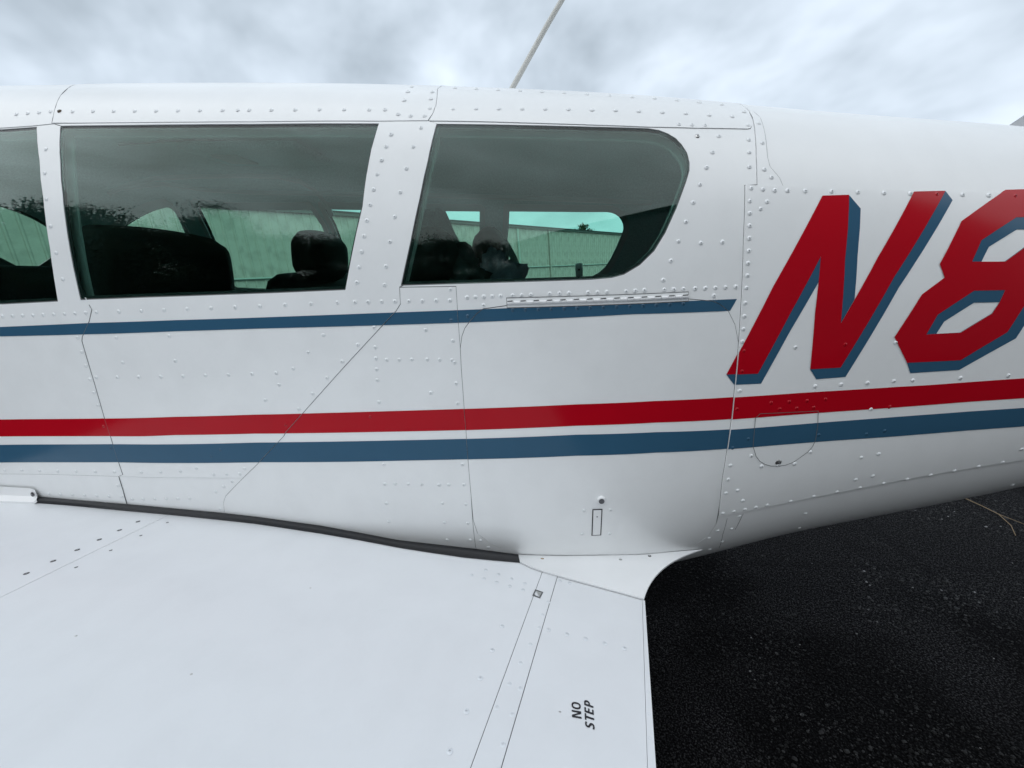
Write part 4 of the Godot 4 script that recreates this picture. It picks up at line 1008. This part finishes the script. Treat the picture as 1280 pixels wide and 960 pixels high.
# things left on the seats
func loose_things() -> void:
	for d in [["jacket", "jacket_cloth", "crumpled grey jacket draped over the far rear seat by the strap", "jacket", Vector3(-0.222, 1.30, -0.06), Vector3(0.075, 0.085, 0.08), 5],
			["bag", "bag_cloth", "black bag slumped on the near rear seat below the headrest", "bag", Vector3(-0.33, 1.30, 0.20), Vector3(0.11, 0.10, 0.11), 9]]:
		var nz := FastNoiseLite.new()
		nz.seed = d[6]
		nz.frequency = 9.0
		nz.fractal_octaves = 3
		var pts := []
		var nu := 40
		var nv := 24
		for j in nv + 1:
			var row := []
			for i in nu + 1:
				var a := TAU * (i % nu) / nu
				var b := PI * j / nv
				var q := Vector3(sin(b) * cos(a), cos(b), sin(b) * sin(a))
				var r: float = 1.0 + 0.55 * nz.get_noise_3dv(q * 0.16) + 0.16 * nz.get_noise_3dv(q * 0.6)
				row.append(q * r * (d[5] as Vector3))
			pts.append(row)
		var st := ST_()
		st.set_smooth_group(0)
		for j in nv:
			for i in nu:
				for t in [[[j, i], [j, i + 1], [j + 1, i + 1]], [[j, i], [j + 1, i + 1], [j + 1, i]]]:
					for e in t: st.add_vertex(pts[e[0]][e[1]])
		st.generate_normals()
		var o := obj(d[0], st, M[d[1]], self)
		o.position = d[4]
		tag(o, d[2], d[3])

# ------------------------------------------------------------------ the place
func ground() -> void:
	var st := ST_()
	var big := 900.0
	for q in [[-big, -big, big, big]]:
		quad(st, Vector3(q[0], 0, q[1]), Vector3(q[2], 0, q[1]), Vector3(q[2], 0, q[3]), Vector3(q[0], 0, q[3]), Vector3.UP)
	obj("asphalt_ground", st, M.asphalt, self).set_meta("kind", "structure")
	# loose and proud stones of the surface, where it is seen from close by
	var stone := ST_()
	var v := []
	for k in 7:
		var a := TAU * k / 7
		v.append(Vector3(cos(a) * (0.8 + 0.25 * sin(k * 2.3)), 0.0, sin(a) * (0.8 + 0.25 * cos(k * 1.7))))
	for k in 7:
		var up := Vector3(0.1, 0.75, -0.05)
		var a: Vector3 = v[k]
		var b: Vector3 = v[(k + 1) % 7]
		var ia := a * 0.6 + Vector3(0, 0.6, 0)
		var ib := b * 0.6 + Vector3(0, 0.6, 0)
		var n1 := (a + b + Vector3(0, 0.8, 0)).normalized()
		tri(stone, [a, b, ib], [n1, n1, n1])
		tri(stone, [a, ib, ia], [n1, n1, n1])
		var n2 := (ia + ib + Vector3(0, 3, 0)).normalized()
		tri(stone, [ia, ib, up], [n2, n2, n2])
	var patch := FastNoiseLite.new()
	patch.seed = 77
	patch.frequency = 1.6
	patch.fractal_octaves = 4
	var where := []
	var colors := []
	for i in 130000:
		var u := rng.randf()
		var x := rng.randf_range(0.0, 4.2)
		var z := rng.randf_range(-3.6, 0.95)
		var pn := patch.get_noise_2d(x, z)
		var r := rng.randf_range(0.0014, 0.0042) * (1.0 + 1.2 * u * u * u * u) * (1.0 + 0.5 * pn)
		where.append(Transform3D(Basis(Vector3.UP, rng.randf() * TAU).scaled(Vector3(r, r * rng.randf_range(0.5, 1.0), r * rng.randf_range(0.7, 1.0))), Vector3(x, -0.0006, z)))
		var c := (0.003 + 0.045 * rng.randf() * rng.randf()) * (1.0 + 1.4 * pn)
		if rng.randf() < 0.006 * (1.0 + 2.4 * pn): c = rng.randf_range(0.10, 0.36)
		colors.append(Color(c, c, c * 1.02))
	var ag := scatter("gravel", stone.commit(), M.aggregate, where, self, colors)
	ag.set_meta("label", "fine dark stones and pale specks in the asphalt")
	ag.set_meta("category", "gravel")
	# a dead stalk of grass
	st = ST_()
	tube(st, [Vector3(2.00, 0.006, -0.96), Vector3(2.01, 0.010, -0.87), Vector3(2.02, 0.008, -0.80), Vector3(1.99, 0.006, -0.71), Vector3(1.94, 0.005, -0.635)], 0.0022, 0.0012, 6)
	tube(st, [Vector3(2.02, 0.008, -0.80), Vector3(2.03, 0.014, -0.74), Vector3(2.055, 0.009, -0.70)], 0.0014, 0.0008, 6)
	tag(obj("grass_stalk", st, M.straw, self), "dry brown grass stalk lying on the asphalt beneath the tail", "grass stalk")

# Clad shed: wall of ribbed sheets in two rows from A to B on the ground, eave height, depth behind it
func shed(label: String, A: Vector3, B: Vector3, eave: float, lap: float, depth: float, clad: String, trims: bool) -> void:
	var d := (B - A)
	var L := d.length()
	d /= L
	var out := Vector3(-d.z, 0, d.x)          # towards the viewer
	var bs := Basis(d, Vector3.UP, out)
	var o := thing("metal_shed", label, "building", A, 0.0)
	o.basis = bs
	var w := 0.915
	var n := int(L / w)
	var sheets := []
	for hgt in [lap, eave - lap]:
		var st := ST_()
		# trapezoid ribs every 0.305 m
		var prof := [Vector2(0, 0)]
		for k in 3:
			var c := 0.1525 + 0.305 * k
			prof.append_array([Vector2(c - 0.045, 0), Vector2(c - 0.018, 0.032), Vector2(c + 0.018, 0.032), Vector2(c + 0.045, 0)])
		prof.append(Vector2(w, 0))
		for k in prof.size() - 1:
			var a: Vector2 = prof[k]
			var b: Vector2 = prof[k + 1]
			var nn := Vector3(-(b.y - a.y), 0, b.x - a.x).normalized()
			quad(st, Vector3(a.x, 0, a.y), Vector3(b.x, 0, b.y), Vector3(b.x, hgt, b.y), Vector3(a.x, hgt, a.y), nn)
		sheets.append(st.commit())
	for row in 2:
		for i in n:
			var q := put("wall_sheet", sheets[row], M[clad], o)
			q.position = Vector3(i * w, lap * row, 0.012 * row)
	var st := ST_()
	box(st, Vector3(n * w, eave, 0.1), T(Vector3(n * w / 2, eave / 2, -0.06)))
	box(st, Vector3(0.1, eave, depth), T(Vector3(0.05, eave / 2, -depth / 2 - 0.12)))
	box(st, Vector3(0.1, eave, depth), T(Vector3(n * w - 0.05, eave / 2, -depth / 2 - 0.12)))
	box(st, Vector3(n * w, eave, 0.1), T(Vector3(n * w / 2, eave / 2, -depth - 0.18)))
	obj("wall", st, M[clad], o)
	st = ST_()
	var ridge := eave + depth * 0.06
	for e in [[0.18, eave + 0.02, -depth / 2, ridge], [-depth - 0.4, eave + 0.02, -depth / 2, ridge]]:
		var nn := Vector3(0, 1, 0.1)
		quad(st, Vector3(-0.1, e[1], e[0]), Vector3(n * w + 0.1, e[1], e[0]), Vector3(n * w + 0.1, e[3], e[2]), Vector3(-0.1, e[3], e[2]), nn)
		quad(st, Vector3(-0.1, e[1] - 0.04, e[0]), Vector3(n * w + 0.1, e[1] - 0.04, e[0]), Vector3(n * w + 0.1, e[3] - 0.04, e[2]), Vector3(-0.1, e[3] - 0.04, e[2]), -nn)
	obj("roof", st, M.shed_roof, o)
	st = ST_()
	box(st, Vector3(n * w, 0.16, 0.03), T(Vector3(n * w / 2, eave - 0.07, 0.12)))
	obj("eave_trim", st, M.shed_dark, o)
	if not trims: return
	st = ST_()
	box(st, Vector3(n * w, 0.05, 0.03), T(Vector3(n * w / 2, lap + 0.02, 0.055)))
	obj("lap_trim", st, M.shed_trim, o)
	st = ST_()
	box(st, Vector3(n * w, 0.04, 0.012), T(Vector3(n * w / 2, lap - 0.03, 0.05)))  # dark strip standing in for the shadow under the lap trim
	obj("lap_shadow_strip", st, M.shed_dark, o)
	for x in [9.2, 27.9, 31.2]:
		st = ST_()
		box(st, Vector3(0.10, eave - 0.2, 0.08), T(Vector3(x, (eave - 0.2) / 2, 0.09)))
		obj("downpipe", st, M.shed_trim if x < 30 else M[clad], o)

func tree(at: Vector3, hgt: float, spread: float, seed_: int, label: String, thin := 1.0) -> void:
	var r := RandomNumberGenerator.new()
	r.seed = seed_
	var o := thing("tree", label, "tree", at, 0.0, "trees behind the viewer, mirrored in the windows")
	var st := ST_()
	var top := Vector3(r.randf_range(-0.4, 0.4), hgt * 0.86, r.randf_range(-0.4, 0.4))
	var path := [Vector3(0, -0.1, 0), Vector3(r.randf_range(-0.2, 0.2), hgt * 0.35, 0), top]
	tube(st, path, hgt * 0.022, hgt * 0.006, 9)
	var tips := []
	for k in 15:
		var t := r.randf_range(0.38, 0.97)
		var a: Vector3 = sample(path, t)
		var w := r.randf() * TAU
		var len := spread * r.randf_range(0.45, 1.0) * (1.15 - 0.5 * absf(t - 0.6) / 0.4)
		var b := a + Vector3(cos(w) * len, len * r.randf_range(0.1, 0.55), sin(w) * len)
		tube(st, [a, a.lerp(b, 0.5) + Vector3(0, 0.15, 0), b], hgt * 0.008, hgt * 0.002, 6, false)
		tips.append(b)
		tips.append(a.lerp(b, 0.62))
	tips.append(top + Vector3(0, hgt * 0.06, 0))
	obj("trunk", st, M.bark, o)
	st = ST_()
	for c in tips:
		var rad := spread * r.randf_range(0.26, 0.46)
		for k in int(520 * thin):
			var q := Vector3(r.randfn(), r.randfn() * 0.72, r.randfn()) * rad * 0.62
			var s := r.randf_range(0.05, 0.115)
			var n := Vector3(r.randfn(), r.randfn() + 0.6, r.randfn()).normalized()
			var u := n.cross(Vector3(r.randfn(), r.randfn(), r.randfn())).normalized() * s
			var v := n.cross(u) * 0.75
			var g := r.randf_range(0.7, 1.15)
			st.set_color(Color(0.040 * g, 0.062 * g, 0.026 * g))
			var p: Vector3 = c + q
			quad(st, p - u, p - v, p + u, p + v, n)
	obj("crown", st, M.leaves, o)

func place() -> void:
	ground()
	shed("long pale green ribbed metal hangar beyond the aeroplane, seen through its windows", Vector3(-18.6, 0, -1.4), Vector3(6.8, 0, -39.8), 4.85, 2.30, 16.0, "shed_cladding", true)
	shed("dark ribbed metal shed behind the viewer, mirrored in the rear window", Vector3(6.6, 0, 3.2), Vector3(-0.1, 0, 13.9), 6.2, 2.5, 9.0, "dark_cladding", false)
	var kinds := ["broad tree with dense round crown", "slender tree with ragged open crown", "tall tree with wide flat crown"]
	var k := 0
	for e in [[-68.0, 27.0, 12.5, 2.6, 0.5], [-61.0, 27.0, 13.8, 2.4, 0.45], [-58.0, 25.0, 12.2, 2.4, 1.2], [-55.5, 28.0, 13.9, 2.9, 1.3], [-52.0, 26.0, 11.2, 2.8, 1.2], [-48.0, 27.0, 11.8, 2.7, 1.2], [-45.5, 29.0, 17.8, 2.8, 1.2], [-40.5, 27.0, 12.0, 3.0, 1.2], [-35.0, 26.0, 11.6, 3.0, 1.2], [-29.5, 27.0, 12.0, 3.1, 1.2], [-24.0, 26.0, 12.2, 3.1, 1.2], [-18.5, 26.0, 14.2, 2.8, 1.2], [-13.0, 26.0, 12.5, 3.0, 1.2], [-8.0, 27.0, 12.8, 3.0, 1.2], [-3.0, 26.0, 12.2, 3.0, 1.2], [2.5, 27.0, 12.4, 3.0, 1.2]]:
		var a := deg_to_rad(e[0])
		var at := Vector3(sin(a) * e[1], 0, 1.2 + cos(a) * e[1])
		var kind := 1 if e[4] < 1.0 else (2 if e[2] > 14.0 else 0)
		var place_words := ["first", "second", "third", "fourth", "fifth", "sixth", "seventh", "eighth", "ninth", "tenth", "eleventh", "twelfth", "thirteenth", "fourteenth", "fifteenth", "sixteenth"]
		tree(at, e[2], e[3], 100 + k * 7, "%s, %s from nose end of mirrored tree row" % [kinds[kind], place_words[k]], e[4])
		k += 1
	# undergrowth below the trees
	var st := ST_()
	for i in 44000:
		var a := deg_to_rad(rng.randf_range(-74.0, 6.0))
		var d := rng.randf_range(28.0, 31.0)
		var y := 7.2 * pow(rng.randf(), 0.9) * (0.94 + 0.06 * sin(a * 23.0))
		var p := Vector3(sin(a) * d, y, 1.2 + cos(a) * d)
		var n := Vector3(rng.randfn(), rng.randfn() + 0.5, rng.randfn()).normalized()
		var u := n.cross(Vector3(rng.randfn(), rng.randfn(), rng.randfn())).normalized() * rng.randf_range(0.14, 0.30)
		var v := n.cross(u) * 0.8
		var g := rng.randf_range(0.6, 1.1)
		st.set_color(Color(0.034 * g, 0.052 * g, 0.024 * g))
		quad(st, p - u, p - v, p + u, p + v, n)
	tag(obj("hedge", st, M.leaves, self), "dense dark undergrowth beneath the mirrored row of trees", "hedge").set_meta("kind", "stuff")
	tree(Vector3(1.3, 0, -45.0), 7.3, 1.0, 900, "small tree whose tip shows above the far hangar's roof", 0.8)

func _ready() -> void:
	rng.seed = 4
	# camera
	var cam := Camera3D.new()
	cam.name = "camera"
	cam.fov = 2.0 * rad_to_deg(atan(480.0 / 490.0))
	cam.near = 0.02
	cam.far = 3000.0
	add_child(cam)
	cam.position = Vector3(0, 1.30, 1.22)
	cam.basis = Basis(Vector3.UP, deg_to_rad(9.5)) * Basis(Vector3.RIGHT, deg_to_rad(-14.2)) * Basis(Vector3.BACK, deg_to_rad(-5.0))
	# sky and exposure
	var env := Environment.new()
	env.background_mode = Environment.BG_SKY
	var sky := Sky.new()
	var pano := PanoramaSkyMaterial.new()
	pano.panorama = sky_image()
	sky.sky_material = pano
	env.sky = sky
	env.background_energy_multiplier = 1.0
	env.tonemap_mode = Environment.TONE_MAPPER_LINEAR
	env.tonemap_exposure = 1.64
	env.sdfgi_enabled = true
	env.ssao_enabled = true
	env.ssil_enabled = true
	var we := WorldEnvironment.new()
	we.name = "world_environment"
	we.environment = env
	add_child(we)
	# the sun behind thin cloud
	var sun := DirectionalLight3D.new()
	sun.name = "sun"
	sun.light_energy = 0.50
	sun.light_angular_distance = 170.0
	sun.light_color = Color(1.0, 0.99, 0.97)
	sun.shadow_enabled = true
	sun.sky_mode = DirectionalLight3D.SKY_MODE_LIGHT_ONLY
	add_child(sun)
	sun.basis = Basis(Vector3.UP, deg_to_rad(-8.0)) * Basis(Vector3.RIGHT, deg_to_rad(-12.0))
	materials()
	plane = thing("airplane", "white light aeroplane with red and blue stripes and large red lettering", "airplane")
	fuselage()
	wing()
	cabin()
	gear()
	place()
	loose_things()
